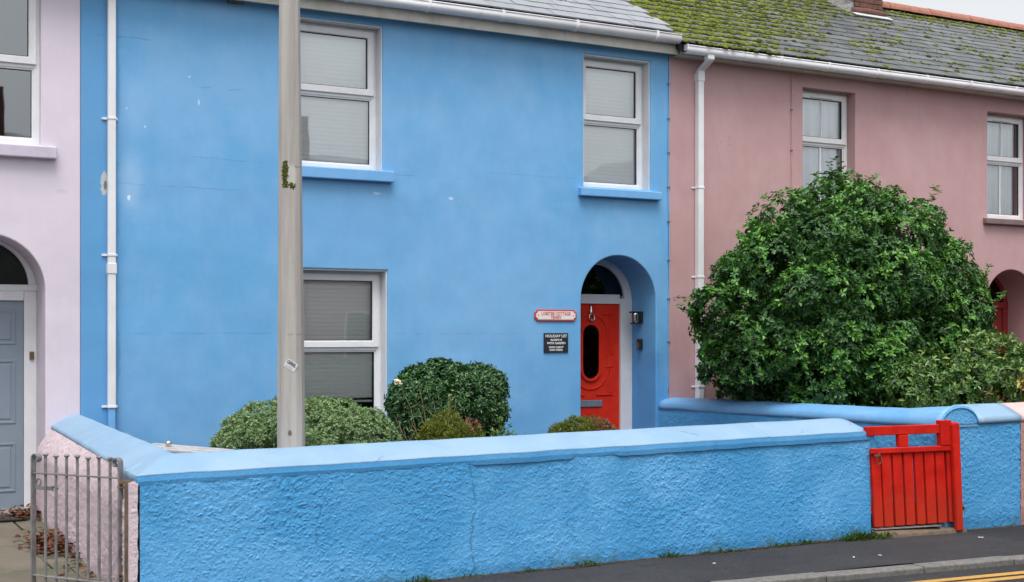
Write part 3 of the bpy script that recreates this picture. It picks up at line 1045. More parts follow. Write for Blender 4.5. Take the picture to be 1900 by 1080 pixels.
def make_roof(house, x0, x1, ye, ze, yr, expo, w, mat, seen, cap=300):
    """roof > slate; slates beyond the cap or out of the picture joined into one part"""
    n_c = int(((yr - ye) / math.cos(PITCH)) / expo) + 1
    m = MB()
    zr = ze + SLOPE * (yr - ye)
    m.loft([[(x, ye + 0.04, ze - 0.035 + SLOPE * 0.04), (x, yr, zr - 0.035), (x, yr, zr - 0.16), (x, ye + 0.04, ze - 0.10)] for x in (x0, x1)])
    m.loft([[(x, yr, zr - 0.035), (x, yr + (yr - ye), ze - 0.035), (x, yr + (yr - ye), ze - 0.16), (x, yr, zr - 0.16)] for x in (x0, x1)])
    roof = m.build('roof', M['underlay'], house)
    ORG[roof.name] = ORG[house.name]
    tilt = 0.026
    mes = [slate_mesh('slate', w - 0.006, expo * 1.32, s, mat) for s in range(5)]
    pts = []
    rr = random.Random(int(x0 * 10))
    for c in range(n_c):
        d = c * expo
        y, z = ye + d * math.cos(PITCH), ze + d * math.sin(PITCH)
        if y > yr - 0.05: break
        off = (w / 2) * (c % 2)
        k = 0
        x = x0 + w / 2 - off
        while x < x1 + 0.01:
            xa = min(max(x, x0 + w * 0.5), x1 - w * 0.5)
            if x0 - 0.01 <= x - w / 2 and x + w / 2 <= x1 + 0.01:
                pts.append((x, y, z))
            elif x > x0 and x < x1:
                pts.append((xa, y + 0.0, z))
            x += w
    vis = [p for p in pts if seen(p)]
    vis.sort(key=lambda p: (p[0]) ** 2 + (p[1] + 12.4) ** 2)
    keep = set(vis[:cap])
    rest = MB()
    for p in pts:
        y, z = p[1], p[2]
        rot = (PITCH - tilt * 1.4 + rr.uniform(-.006, .006), rr.uniform(-.004, .004), rr.uniform(-.005, .005))
        me = mes[rr.randrange(5)]
        q = (p[0] + rr.uniform(-.003, .003), y - 0.0 + rr.uniform(-.003, .003), z + 0.006 + rr.uniform(0, .003))
        if p in keep:
            place('slate', me, roof, q, rot)
        else:
            mat4 = Matrix.Translation(q) @ Matrix.Rotation(rot[2], 4, 'Z') @ Matrix.Rotation(rot[1], 4, 'Y') @ Matrix.Rotation(rot[0], 4, 'X')
            b = len(rest.v)
            rest.v += [tuple(mat4 @ v.co) for v in me.vertices]
            rest.f += [tuple(b + i for i in pl.vertices) for pl in me.polygons]
    if rest.v:
        o = rest.build('slates', mat, roof, fix=False)
        o['kind'] = 'stuff'
    return roof, ze, zr


def roof_z(ye, ze, y):
    return ze + SLOPE * (y - ye)


# ---- blue house
blue = thing('blue_house', (5.4, 0.0, 0.0), 'bright sky blue rendered house with red arched front door and white windows', 'house')
BX0, BX1 = 2.165, 8.762
DOOR = (7.567, 8.582, 0.0, 2.027)
UW1 = (4.215, 5.169, 3.33, 4.82)
UW2 = (7.602, 8.507, 3.30, 4.79)
LW = (4.225, 5.223, 0.55, 2.30)
wall_panel('wall', rect(BX0, BX1, -0.1, 5.02),
           [(rect(*UW1), 0.30), (rect(*UW2), 0.30), (rect(*LW), 0.30), (arch_outline(*DOOR, 24), 0.62)], 0.28, M['blue'], blue)
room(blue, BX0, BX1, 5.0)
casement(blue, *UW1, 4.125, sill=(4.17, 5.27, 3.205, 3.318, 0.075, 'sill_blue'))
casement(blue, *UW2, 4.085, sill=(7.53, 8.62, 3.185, 3.278, 0.075, 'sill_blue'))
casement(blue, *LW, 1.515, sill=(4.2, 5.32, 0.43, 0.54, 0.075, 'sill_blue'))
blind(UW1[0] + 0.05, UW1[1] - 0.07, UW1[2] + 0.02, UW1[3] - 0.02, 0.218, 'closed pale venetian blind behind the upper window beside the pole', 0.043, 85)
blind(UW2[0] + 0.05, UW2[1] - 0.09, UW2[2] + 0.02, UW2[3] - 0.02, 0.218, 'closed pale venetian blind behind the upper window above the red door', 0.043, 85)
blind(LW[0] + 0.05, LW[1] - 0.085, 0.93, LW[3] - 0.02, 0.218, 'half open venetian blind behind the ground floor window of the blue house', 0.043, 85)

# door, frame and fanlight inside the arch
yd = 0.50
DX0, DX1 = 7.622, 8.415
ZT = 1.995
fr = MB()
fr.box(7.568, DX0, yd, yd + 0.10, -0.02, ZT + 0.001)
fr.box(DX1, 8.581, yd - 0.012, yd + 0.10, -0.02, 2.06)
fr.box(7.568, DX1 - 0.001, yd - 0.003, yd + 0.10, ZT, 2.105)
cx, rz = 8.0745, 0.5065
fr.ring_y(arc(cx, 2.027, rz, 0, 180, 24) + arc(cx, 2.027, 0.002, 180, 0, 1), arc(cx, 2.055, rz - 0.105, 0, 180, 24) + arc(cx, 2.050, 0.0015, 180, 0, 1), yd - 0.006, yd + 0.09)
dfr = fr.build('door_frame', M['liner'], blue, bevel=0.006)
p = MB()
p.prism_y([(cx - 0.42, 2.09), (cx + 0.42, 2.09)] + arc(cx, 2.06, 0.42, 5, 175, 20), yd + 0.035, yd + 0.042)
p.build('fanlight', M['glass_dark'], dfr)
dr = MB()
dr.box(DX0, DX1, yd + 0.02, yd + 0.065, 0.0, ZT - 0.001)
door = dr.build('front_door', M['red_door'], blue, bevel=0.004)
dcx = (DX0 + DX1) / 2 - 0.005


def stadium(cx_, cz_, r_, hh, n=12):
    return arc(cx_, cz_ + hh, r_, 0, 180, n) + arc(cx_, cz_ - hh, r_, 180, 360, n)


mo = MB()
yo = yd + 0.02
ogz, gh = 1.43, 0.205
mo.ring_y(stadium(dcx, ogz, 0.146, gh), stadium(dcx, ogz, 0.110, gh), yo - 0.020, yo + 0.001)
mo.ring_y(stadium(dcx, ogz, 0.245, gh + 0.0), stadium(dcx, ogz, 0.225, gh), yo - 0.010, yo + 0.001)
# mouldings of the flanking and lower panels
for s in (-1, 1):
    xa, xb = (dcx + s * 0.30, dcx + s * 0.165)
    x0_, x1_ = min(xa, xb), max(xa, xb)
    mo.ring_y(rect(x0_, x1_, 1.34, 1.90), rect(x0_ + 0.018, x1_ - 0.018, 1.358, 1.882), yo - 0.011, yo + 0.001) if False else None
    xs0 = dcx + s * 0.262
    mo.box(min(xs0, dcx + s * 0.31), max(xs0, dcx + s * 0.31), yo - 0.009, yo + 0.001, 1.40, 1.86)
    mo.box(min(dcx + s * 0.17, dcx + s * 0.31), max(dcx + s * 0.17, dcx + s * 0.31), yo - 0.011, yo + 0.001, 1.862, 1.885)
    mo.box(min(dcx + s * 0.20, dcx + s * 0.31), max(dcx + s * 0.20, dcx + s * 0.31), yo - 0.012, yo + 0.001, 1.245, 1.265)
    mo.box(min(dcx + s * 0.262, dcx + s * 0.31), max(dcx + s * 0.262, dcx + s * 0.31), yo - 0.009, yo + 0.001, 0.94, 1.235)
    mo.box(min(dcx + s * 0.08, dcx + s * 0.31), max(dcx + s * 0.08, dcx + s * 0.31), yo - 0.011, yo + 0.001, 0.915, 0.935)
    mo.ring_y(rect(dcx + (0.04 if s > 0 else -0.30), dcx + (0.30 if s > 0 else -0.04), 0.14, 0.60), rect(dcx + (0.065 if s > 0 else -0.275), dcx + (0.275 if s > 0 else -0.065), 0.165, 0.575), yo - 0.013, yo + 0.001)
    mo.box(dcx + (0.10 if s > 0 else -0.24), dcx + (0.24 if s > 0 else -0.10), yo - 0.008, yo + 0.001, 0.20, 0.54)
mo.build('panel_moulding', M['red_door'], door, bevel=0.005)
p = MB()
p.prism_y(stadium(dcx, ogz, 0.1115, gh), yo - 0.006, yo + 0.001)
p.build('oval_glass', M['glass_dark'], door)
p = MB()
p.box(dcx - 0.155, dcx + 0.155, yo - 0.014, yo + 0.001, 0.785, 0.862)
p.build('letter_plate', M['letterplate'], door, bevel=0.006)
p = MB()
p.tube([(dcx, yo - 0.012, 1.885 + k) for k in (0.10, 0.06, 0.03, 0.0, -0.02)], [0.010, 0.016, 0.02, 0.034, 0.022], 10)
p.tube([(dcx + 0.036 * math.sin(a), yo - 0.026 - 0.008 * (1 - math.cos(a)), 1.875 + 0.040 * math.cos(a) - 0.040) for a in [2 * PI * k / 16 for k in range(16)]], 0.008, 7, closed=True)
p.tube([(dcx, yo - 0.020, 1.812), (dcx, yo - 0.030, 1.797), (dcx, yo - 0.016, 1.785)], [0.012, 0.018, 0.012], 8)
p.build('door_knocker', M['chrome'], door, smooth=True)
p = MB()
p.box(7.55, 8.60, 0.02, 0.62, -0.12, -0.001)
p.build('doorstep', M['mortar'], blue, bevel=0.01)

# eaves, gutter, roof of the blue house
fb = MB()
fb.box(BX0, BX1 + 0.045, -0.135, -0.105, 4.872, 5.085)
fb.box(BX0, BX1 + 0.045, -0.104, 0.01, 4.905, 4.925)
fo = fb.build('fascia_board', M['fascia'], blue, bevel=0.004)
half_gutter(blue, BX0, BX1 - 0.01, -0.210, 5.068, 0.068, [3.0, 3.85, 4.7, 5.58, 6.44, 7.36, 8.42], M['gutter'])
m = MB()
m.tube([(7.28, -0.137, 4.88), (7.28, -0.139, 5.0), (7.285, -0.15, 5.03)], 0.006, 6)
m.build('cable', M['fascia'], blue)
square_pipe(blue, 2.432, -0.045, 0.955, 4.97, 0.072, [3.645, 2.375, 0.965], M['upvc'], joints=[2.25])
m = MB()
m.box(2.40, 2.464, -0.077, -0.013, 0.05, 0.953)
m.build('drain_pipe', M['sill_blue'], blue, bevel=0.010, seg=3)
m = MB()
m.box(3.53, 3.69, -0.10, 0.012, 4.865, 4.97)
m.build('eaves_block', M['timber'], blue, bevel=0.008)
roofB, zeB, zrB = make_roof(blue, BX0, BX1, -0.24, 5.095, 3.0, 0.235, 0.26, M['slate_pale'], lambda p: p[1] < 1.3 and p[0] > 4.9)
# thin cable clipped down the party line
m = MB()
m.tube([(BX1 - 0.006 + 0.006 * math.sin(z * 3), -0.010, z) for z in np.linspace(1.0, 4.88, 24)], 0.006, 6)
cb = m.build('party_line_cable', M['blue'], blue)
for z in (4.55, 4.15, 3.75, 3.35, 2.95, 2.5, 2.05, 1.55):
    m = MB()
    m.box(BX1 - 0.022, BX1 + 0.012, -0.020, 0.0, z - 0.008, z + 0.008)
    m.build('cable_clip', M['letterplate'], cb, bevel=0.003)

# ---- lavender house
lav = thing('lavender_house', (0.0, 0.0, 0.0), 'pale lavender rendered house with grey door at the left edge', 'house')
LX0 = -3.0
LDOOR = (0.853, 1.853, 0.0, 2.04)
LWU = (0.83, 1.815, 3.36, 4.86)
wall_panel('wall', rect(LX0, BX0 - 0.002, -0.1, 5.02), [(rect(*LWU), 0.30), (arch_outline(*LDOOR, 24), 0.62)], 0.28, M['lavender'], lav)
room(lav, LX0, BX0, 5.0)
casement(lav, *LWU, 4.11, lined=False, y=0.07, sill=(0.72, 1.945, 3.235, 3.345, 0.075, 'sill_lav'))
fr = MB()
ydl = 0.50
fr.box(1.738, 1.852, ydl, ydl + 0.10, -0.02, 2.05)
fr.box(0.854, 0.96, ydl, ydl + 0.10, -0.02, 2.05)
fr.box(0.961, 1.737, ydl - 0.004, ydl + 0.10, 1.955, 2.045)
fr.box(0.8545, 1.8515, ydl - 0.016, ydl + 0.10, 2.046, 2.105)
cl = 1.353
fr.ring_y(arc(cl, 2.04, 0.499, 0, 180, 24) + arc(cl, 2.03, 0.002, 180, 0, 1), arc(cl, 2.09, 0.425, 0, 180, 24) + arc(cl, 2.08, 0.0015, 180, 0, 1), ydl - 0.004, ydl + 0.09)
lfr = fr.build('door_frame', M['upvc'], lav, bevel=0.006)
p = MB()
p.prism_y([(cl - 0.44, 2.09), (cl + 0.44, 2.09)] + arc(cl, 2.09, 0.435, 2, 178, 20), ydl + 0.035, ydl + 0.042)
p.build('fanlight', M['glass_dark'], lfr)
p = MB()
p.box(1.785, 1.825, ydl - 0.022, ydl, 1.40, 1.475)
p.build('door_bell', M['brass'], lfr, bevel=0.005)
p = MB()
p.box(0.962, 1.736, ydl + 0.03, ydl + 0.075, 0.0, 1.952)
ld = p.build('front_door', M['grey_door'], lav, bevel=0.003)
pm = MB()
yl = ydl + 0.03
for (xa, xb) in ((1.03, 1.32), (1.385, 1.665)):
    for (za, zb) in ((0.16, 0.62), (0.80, 1.40), (1.545, 1.87)):
        pm.ring_y(rect(xa, xb, za, zb), rect(xa + 0.022, xb - 0.022, za + 0.022, zb - 0.022), yl - 0.009, yl + 0.001)
        pm.box(xa + 0.045, xb - 0.045, yl - 0.008, yl + 0.001, za + 0.045, zb - 0.045)
pm.build('panel_moulding', M['grey_door'], ld, bevel=0.006)
p = MB()
p.box(0.83, 1.87, -0.02, 0.62, -0.12, 0.006)
p.build('doorstep', M['mortar'], lav, bevel=0.01)
fb = MB()
fb.box(LX0, BX0 - 0.001, -0.135, -0.105, 4.872, 5.085)
fb.build('fascia_board', M['fascia'], lav, bevel=0.004)
half_gutter(lav, LX0, BX0 - 0.004, -0.210, 5.068, 0.068, [-1, 0, 1, 1.9], M['gutter'])
make_roof(lav, LX0, BX0 - 0.002, -0.24, 5.095, 3.0, 0.235, 0.26, M['slate_pale'], lambda p: False)

# ---- pink house
pink = thing('pink_house', (14.0, 0.0, 0.0), 'dusty pink rendered house with mossy slate roof behind the big bush', 'house')
PX0, PX1 = BX1 + 0.002, 21.0
PW1 = (10.787, 11.646, 3.20, 4.70)
PW2 = (14.03, 14.90, 3.22, 4.66)
PDOOR = (13.99, 15.01, 0.0, 2.01)
wall_panel('wall', rect(PX0, PX1, -0.1, 4.95), [(rect(*PW1), 0.30), (rect(*PW2), 0.30), (arch_outline(*PDOOR, 24), 0.62)], 0.28, M['pink'], pink)
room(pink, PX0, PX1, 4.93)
casement(pink, *PW1, 4.065, lined=False, bar=True, vent=True, sill=(10.70, 11.74, 3.10, 3.19, 0.07, 'sill_brown'))
casement(pink, *PW2, 4.035, lined=False, bar=True, vent=True, sill=(13.94, 15.0, 3.13, 3.205, 0.07, 'sill_brown'))
curtain(PW1[0] + 0.02, PW1[1] - 0.03, PW1[2], PW1[3], 0.225, 'white net curtain in the pink house window above the bush', 5, 'net curtains in the pink house')
curtain(PW2[0] + 0.02, PW2[1] - 0.14, PW2[2], PW2[3], 0.225, 'white net curtain in the pink house window at the right edge', 9, 'net curtains in the pink house')
fr = MB()
fr.box(13.991, 14.08, yd, yd + 0.1, -0.02, 2.0)
fr.box(14.92, 15.009, yd, yd + 0.1, -0.02, 2.0)
fr.box(13.991, 15.009, yd - 0.006, yd + 0.1, 2.001, 2.09)
fr.ring_y(arc(14.5, 2.01, 0.508, 0, 180, 24) + arc(14.5, 2.0, 0.002, 180, 0, 1), arc(14.5, 2.05, 0.43, 0, 180, 24) + arc(14.5, 2.04, 0.0015, 180, 0, 1), yd - 0.004, yd + 0.09)
pf = fr.build('door_frame', M['dark_red'], pink, bevel=0.006)
p = MB()
p.prism_y([(14.06, 2.05), (14.94, 2.05)] + arc(14.5, 2.05, 0.44, 2, 178, 20), yd + 0.035, yd + 0.042)
p.build('fanlight', M['glass_dark'], pf)
p = MB()
p.box(14.081, 14.919, yd + 0.03, yd + 0.075, 0.0, 1.999)
pdr = p.build('front_door', M['dark_red'], pink, bevel=0.003)
pm = MB()
for (xa, xb) in ((14.16, 14.46), (14.54, 14.84)):
    for (za, zb) in ((0.16, 0.7), (0.85, 1.9)):
        pm.ring_y(rect(xa, xb, za, zb), rect(xa + 0.022, xb - 0.022, za + 0.022, zb - 0.022), yd + 0.021, yd + 0.031)
pm.build('panel_moulding', M['dark_red'], pdr, bevel=0.006)
p = MB()
p.box(13.97, 15.03, 0.02, 0.62, -0.12, -0.001)
p.build('doorstep', M['mortar'], pink, bevel=0.01)
fb = MB()
fb.box(PX0 + 0.05, PX1, -0.165, -0.14, 4.86, 4.985)
fb.box(PX0 + 0.05, PX1, -0.139, 0.01, 4.868, 4.882)
fb.build('fascia_board', M['fascia'], pink, bevel=0.004)
gp = half_gutter(pink, PX0 + 0.055, PX1, -0.237, 4.955, 0.062, [9.62, 10.2, 10.95, 11.75, 12.6, 13.4, 14.25, 15.1, 16, 17], M['gutter'])
m = MB()   # stop end of the gutter
m.prism_y([(0, 0)] * 0 or rect(PX0 + 0.05, PX0 + 0.062, 4.90, 4.972), -0.305, -0.17)
m.build('gutter_end', M['gutter'], gp, bevel=0.004)
# outlet, swan neck and downpipe
m = MB()
m.box(9.125, 9.22, -0.28, -0.185, 4.825, 4.915)
m.build('gutter_outlet', M['upvc'], gp, bevel=0.012)
m = MB()
rings = []
for (yy, zz) in ((-0.23, 4.83), (-0.225, 4.815), (-0.10, 4.755), (-0.055, 4.73), (-0.05, 4.66)):
    rings.append([(9.13, yy - 0.04, zz), (9.215, yy - 0.04, zz), (9.215, yy + 0.04, zz), (9.13, yy + 0.04, zz)])
m.loft(rings)
m.build('swan_neck', M['upvc'], pink, bevel=0.01)
square_pipe(pink, 9.172, -0.045, 0.10, 4.70, 0.08, [3.36, 2.31, 1.02], M['upvc'], joints=[4.66])
m = MB()
m.tube([(10.598, -0.009, z) for z in np.linspace(1.0, 4.88, 10)], 0.008, 6)
cd = m.build('conduit', M['pink'], pink)
for z in (4.4, 3.9, 3.4, 2.9):
    m = MB()
    m.box(10.58, 10.616, -0.020, 0, z - 0.008, z + 0.008)
    m.build('cable_clip', M['sill_brown'], cd, bevel=0.003)

PYE, PZE, PYR = -0.27, 4.985, 3.0
roofP, zeP, zrP = make_roof(pink, PX0, PX1, PYE, PZE, PYR, 0.235, 0.25, M['slate_dark'],
                            lambda p: p[2] - 1.65 < (618 / 2400) * (p[0] * 0.4747 + (p[1] + 12.4) * 0.8801) and p[0] < 17.5, 300)
# ridge tiles
rt = MB()
rings = []
for x in (-0.222, 0.222):
    rings.append([(x, 0.13 * math.cos(a), 0.13 * math.sin(a) - 0.02) for a in [PI * k / 10 for k in range(11)]] + [(x, 0.115 * math.cos(a), 0.115 * math.sin(a) - 0.02) for a in [PI * k / 10 for k in range(10, -1, -1)]])
rt.loft(rings)
rme = rt.mesh('ridge_tile')
rme.materials.append(M['terracotta'])
x = PX0 + 0.22
while x < PX1:
    place('ridge_tile', rme, roofP, (x, PYR, zrP + 0.012 + random.uniform(-.006, .006)), (0, random.uniform(-.01, .01), random.uniform(-.01, .01)))
    x += 0.452
# chimney straddling the ridge: cement rendered side, brick street face
CX0, CX1, CY0, CY1 = 13.83, 14.40, 2.36, 3.60
cz0 = 6.1
m = MB()
m.box(CX0 + 0.012, CX1 - 0.012, CY0 + 0.015, CY1, cz0, 8.3)
m.box(CX0 - 0.05, CX1 + 0.05, CY0 - 0.05, CY1 + 0.05, 8.3, 8.42)
chim = m.build('chimney', M['mortar'], pink, bevel=0.01)
bw, bh, bd = 0.181, 0.0655, 0.05
bmb = MB()
bmb.box(-bw / 2, bw / 2, -bd / 2, bd / 2, -bh / 2, bh / 2)
bme = bmb.mesh('brick')
bme.materials.append(M['brick'])
hmb = MB()
hmb.box(-bw / 4 + .003, bw / 4 - .003, -bd / 2, bd / 2, -bh / 2, bh / 2)
hme = hmb.mesh('brick')
hme.materials.append(M['brick'])
zc = 6.40
row = 0
while zc < 8.27:
    if row % 2 == 0:
        xsb = [(CX0 + 0.095 + 0.19 * k, bme) for k in range(3)]
    else:
        xsb = [(CX0 + 0.0475, hme)] + [(CX0 + 0.19 + 0.19 * k, bme) for k in range(2)] + [(CX1 - 0.0475, hme)]
    for xb, mm in xsb:
        place('brick', mm, chim, (xb, CY0 + random.uniform(-.004, .004), zc), (0, random.uniform(-.02, .02), random.uniform(-.02, .02)))
    zc += 0.075
    row += 1
# mortar fillet and flashing at the foot
m = MB()
fz = roof_z(PYE, PZE, CY0)
m.tube([(CX0 - 0.03, CY0 - 0.01, fz + 0.05), (CX0 + 0.2, CY0 - 0.035, fz + 0.055), (CX1 + 0.04, CY0 - 0.01, fz + 0.05)], [0.05, 0.06, 0.055], 8)
m.build('cement_fillet', M['brick'], chim, smooth=True)
m = MB()
ang = Vector((0, math.cos(PITCH), math.sin(PITCH)))
m.obox((CX0 + 0.28, CY0 - 0.12, roof_z(PYE, PZE, CY0 - 0.12) + 0.045), (0.37, 0, 0), ang * 0.065, Vector((0, -ang.z, ang.y)) * 0.006)
m.build('lead_flashing', M['lead'], chim, bevel=0.003)
m = MB()
m.loft([[(CX0 - d, y_, roof_z(PYE, PZE, y_) + 0.02 + h_) for d, h_ in ((0.09, 0.0), (0.0, 0.16), (-0.02, 0.0))] for y_ in np.linspace(CY0, 3.0, 6)])
m.build('cement_flaunching', M['mortar'], chim, smooth=False)


# moss: thousands of little cushions lying on the slates
def ico():
    t = (1 + 5 ** 0.5) / 2
    v = np.array([(-1, t, 0), (1, t, 0), (-1, -t, 0), (1, -t, 0), (0, -1, t), (0, 1, t), (0, -1, -t), (0, 1, -t), (t, 0, -1), (t, 0, 1), (-t, 0, -1), (-t, 0, 1)])
    v /= np.linalg.norm(v[0])
    f = np.array([(0, 11, 5), (0, 5, 1), (0, 1, 7), (0, 7, 10), (0, 10, 11), (1, 5, 9), (5, 11, 4), (11, 10, 2), (10, 7, 6), (7, 1, 8), (3, 9, 4), (3, 4, 2), (3, 2, 6), (3, 6, 8), (3, 8, 9), (4, 9, 5), (2, 4, 11), (6, 2, 10), (8, 6, 7), (9, 8, 1)])
    return v, f


ICO_V, ICO_F = ico()


def cushions(name, pts, sizes, mat, parent, tilt, flat=0.5):
    n = len(pts)
    V = np.repeat(ICO_V[None], n, 0) * (1 + RNG.uniform(-0.28, 0.28, (n, 12, 1)))
    V = V * sizes[:, None, None] * np.array([1.25, 1.0, flat])[None, None]
    c, s = math.cos(tilt), math.sin(tilt)
    R = np.array([[1, 0, 0], [0, c, -s], [0, s, c]])
    V = V @ R.T + np.asarray(pts)[:, None, :]
    F = ICO_F[None] + (np.arange(n) * 12)[:, None, None]
    return np_mesh(name, V.reshape(-1, 3), F.reshape(-1, 3), mat, parent, 'stuff')


mp = []
ms = []
rr = random.Random(11)
tries = 0
while len(mp) < 13500 and tries < 260000:
    tries += 1
    x = rr.uniform(PX0 - 0.02, PX1)
    y = rr.uniform(PYE + 0.02, PYR - 0.08)
    n1 = mnoise.fractal((x * 1.5, y * 2.4, 0.0), 1.0, 2.0, 3)
    n2 = mnoise.noise((x * 7, y * 9, 5.0))
    e = (x - PX0)
    d = 0.0
    edge = max(0.0, 1.25 - e / (1.3 + 1.3 * max(0.0, y))) * 1.4
    d += edge
    d += max(0, 1 - (PYR - y) / 0.6) * 1.1 * (1 if x > 12 else 0.4)
    d += max(0, n1 - 0.08) * (0.9 if x < 12.5 else 0.6) + 0.015
    d *= 0.5 + max(0, 0.5 + n2)
    d *= 0.35 + 0.65 * max(0.0, 1 - (x - 9) / 12)
    if e < 0.12 and y < 0.4: d *= 0.45
    if CX0 - 0.08 < x < CX1 + 0.08 and y > CY0 - 0.3: continue
    if rr.random() < d * 0.85:
        # gather along the slate tails
        c = round((y - PYE) / (0.235 * math.cos(PITCH)) + rr.uniform(-0.25, 0.35))
        yy = PYE + c * 0.235 * math.cos(PITCH) + rr.uniform(-0.045, 0.05)
        if yy > PYR - 0.1: continue
        mp.append((x, yy, roof_z(PYE, PZE, yy) + 0.022))
        ms.append(rr.choice((0.010, 0.014, 0.018, 0.024, 0.036)) * rr.uniform(0.8, 1.15) * (1.1 if e < 1.5 else 1.0))
moss = cushions('moss', mp, np.array(ms), M['moss'], roofP, PITCH, 0.55)
# one tuft on the blue slates
pt, sz = [], []
for k in range(14):
    a, q = rr.uniform(0, 6.28), rr.uniform(0, 0.05)
    yy = 0.42 + q * math.sin(a)
    pt.append((7.55 + q * 1.3 * math.cos(a), yy, roof_z(-0.24, 5.095, yy) + 0.028))
    sz.append(rr.uniform(0.012, 0.026))
cushions('moss', pt, np.array(sz), M['moss'], roofB, PITCH)

# ------------------------------------------------------------------ houses across the street (mirrored in the window panes)
def opposite(x0, x1, wall_mat, gable, label):
    t = thing('opposite_house', ((x0 + x1) / 2, -20.0, gz(x0)), label, 'house', 'houses across the street')
    yf, yb, ze_, zr_ = -18.6, -25.0, 4.5, 6.5
    ym = (yf + yb) / 2
    m = MB()
    m.loft([[(x, yf, -0.6), (x, yb, -0.6), (x, yb, ze_), (x, ym, zr_), (x, yf, ze_)] for x in (x0 + 0.01, x1 - 0.01)])
    gx = (x0 + x1) / 2
    if gable:
        m.loft([[(gx - 1.7, y, -0.6), (gx + 1.7, y, -0.6), (gx + 1.7, y, ze_ + 0.1), (gx, y, zr_ + 0.15), (gx - 1.7, y, ze_ + 0.1)] for y in (yf + 0.5, ym)])
    m.build('wall', wall_mat, t)
    m = MB()
    for (ya, yb_) in ((yf, ym), (yb, ym)):
        m.loft([[(x, ya + (0.3 if ya == yf else -0.3), ze_ - 0.16), (x, yb_, zr_ + 0.04), (x, yb_, zr_ + 0.12), (x, ya + (0.3 if ya == yf else -0.3), ze_ - 0.06)] for x in (x0, x1)])
    if gable:
        for sg in (-1, 1):
            m.loft([[(gx + sg * 2.0, y, ze_ - 0.30), (gx, y, zr_ + 0.20), (gx, y, zr_ + 0.28), (gx + sg * 2.0, y, ze_ - 0.20)] for y in (yf + 0.8, ym)])
    rf = m.build('roof', M['slate_pale'], t)
    m = MB()
    m.box(x0 + 0.3, x0 + 1.1, ym - 0.35, ym + 0.35, zr_ - 0.4, zr_ + 1.2)
    m.build('chimney', M['brick'], rf)
    if gable:
        for sg in (-1, 1):
            m = MB()
            m.loft([[(gx + sg * 2.0, y, ze_ - 0.50), (gx, y, zr_ - 0.02), (gx, y, zr_ + 0.21), (gx + sg * 2.0, y, ze_ - 0.29)] for y in (yf + 0.81, yf + 0.86)])
            m.build('bargeboard', M['upvc'], rf)
    for (wx, wz) in ((gx - 0.5, 3.3), (gx - 0.5, 0.8), (x0 + 1.0, 0.8), (x1 - 2.0, 3.3)):
        m = MB()
        yy = yf + (0.5 if gable and abs(wx - gx) < 1.5 else 0.0)
        m.ring_y(rect(wx, wx + 1.0, wz, wz + 1.4), rect(wx + 0.07, wx + 0.93, wz + 0.07, wz + 1.33), yy + 0.002, yy + 0.05)
        wo = m.build('window', M['upvc'], t)
        m = MB()
        m.poly([(wx + 0.07, yy + 0.02, wz + 0.07), (wx + 0.93, yy + 0.02, wz + 0.07), (wx + 0.93, yy + 0.02, wz + 1.33), (wx + 0.07, yy + 0.02, wz + 1.33)])
        m.build('pane', M['glass_dark'], wo, fix=False)
    m = MB()
    m.box(x0 + 2.6, x0 + 3.5, yf + 0.002, yf + 0.05, -0.4, 1.75)
    m.build('door', M['grey_door'], t)


opposite(-6.0, 3.0, M['lavender'], False, 'lavender house across the street, mirrored in the far left window panes')
opposite(3.0, 11.0, M['fascia'], False, 'cream house across the street, mirrored in the window beside the pole')
opposite(11.0, 18.0, M['salmon_rough'], False, 'salmon house across the street, mirrored low in the upper window panes')
opposite(18.0, 25.0, M['fascia'], True, 'gabled cream house across the street, mirrored in the window above the red door')
opposite(25.0, 33.0, M['pink_rough'], False, 'pale pink house across the street, mirrored in the pink house windows')

# ------------------------------------------------------------------ garden walls
def rough_sheet(grid, amp, seed, normal):
    """grid: (nu, nv, 3) points; pushes them along normal by lumpy roughcast noise"""
    nu, nv = grid.shape[:2]
    out = grid.copy()
    nrm = np.array(normal)
    for i in range(nu):
        for j in range(nv):
            x, y, z = grid[i, j]
            p = Vector((x, y, z))
            # thrown render: pebbly grains of uneven size, denser in some patches
            q = Vector((x * 54, y * 54, z * 62 + seed))
            w_ = mnoise.noise(q * 0.3) * 0.9
            q = q + Vector((w_, -w_, w_))
            dd_, pp_ = mnoise.voronoi(q)
            amp_c = mnoise.cell(pp_[0] * 3.7)
            grain = max(0.0, 1.0 - (dd_[0] / 0.62) ** 2) * max(0.0, amp_c + 0.15)
            b = mnoise.noise(p * 1.7 + Vector((seed, 0, 0))) * 0.6
            drag = mnoise.noise(Vector((x * 16 + z * 14, y * 16, z * 24 - x * 9 + seed)))
            a = grain * 0.85 + drag * 0.42 + mnoise.noise(q * 0.55) * 0.25
            out[i, j] += nrm * amp * (a * (0.55 + 1.3 * max(0, b + 0.30)) + b * 0.7)
    return out


def sheet(name, grid, mat, parent):
    nu, nv = grid.shape[:2]
    i, j = np.meshgrid(np.arange(nu - 1), np.arange(nv - 1), indexing='ij')
    a = (i * nv + j).ravel()
    f = np.stack([a, a + nv, a + nv + 1, a + 1], 1)
    return np_mesh(name, grid.reshape(-1, 3), f, mat, parent, smooth=True)


def lerp(a, b, t): return a + (b - a) * t


gw = thing('garden_wall', (4.5, -4.2, 0.0), 'long blue roughcast garden wall with pale rounded coping along the pavement', 'wall')
WX0, WX1 = 1.70, 7.965


def wy(x): return lerp(-4.50, -4.13, (x - 1.72) / (WX1 - 1.72))


def top(x): return lerp(0.742, 0.765, (x - WX0) / (WX1 - WX0))


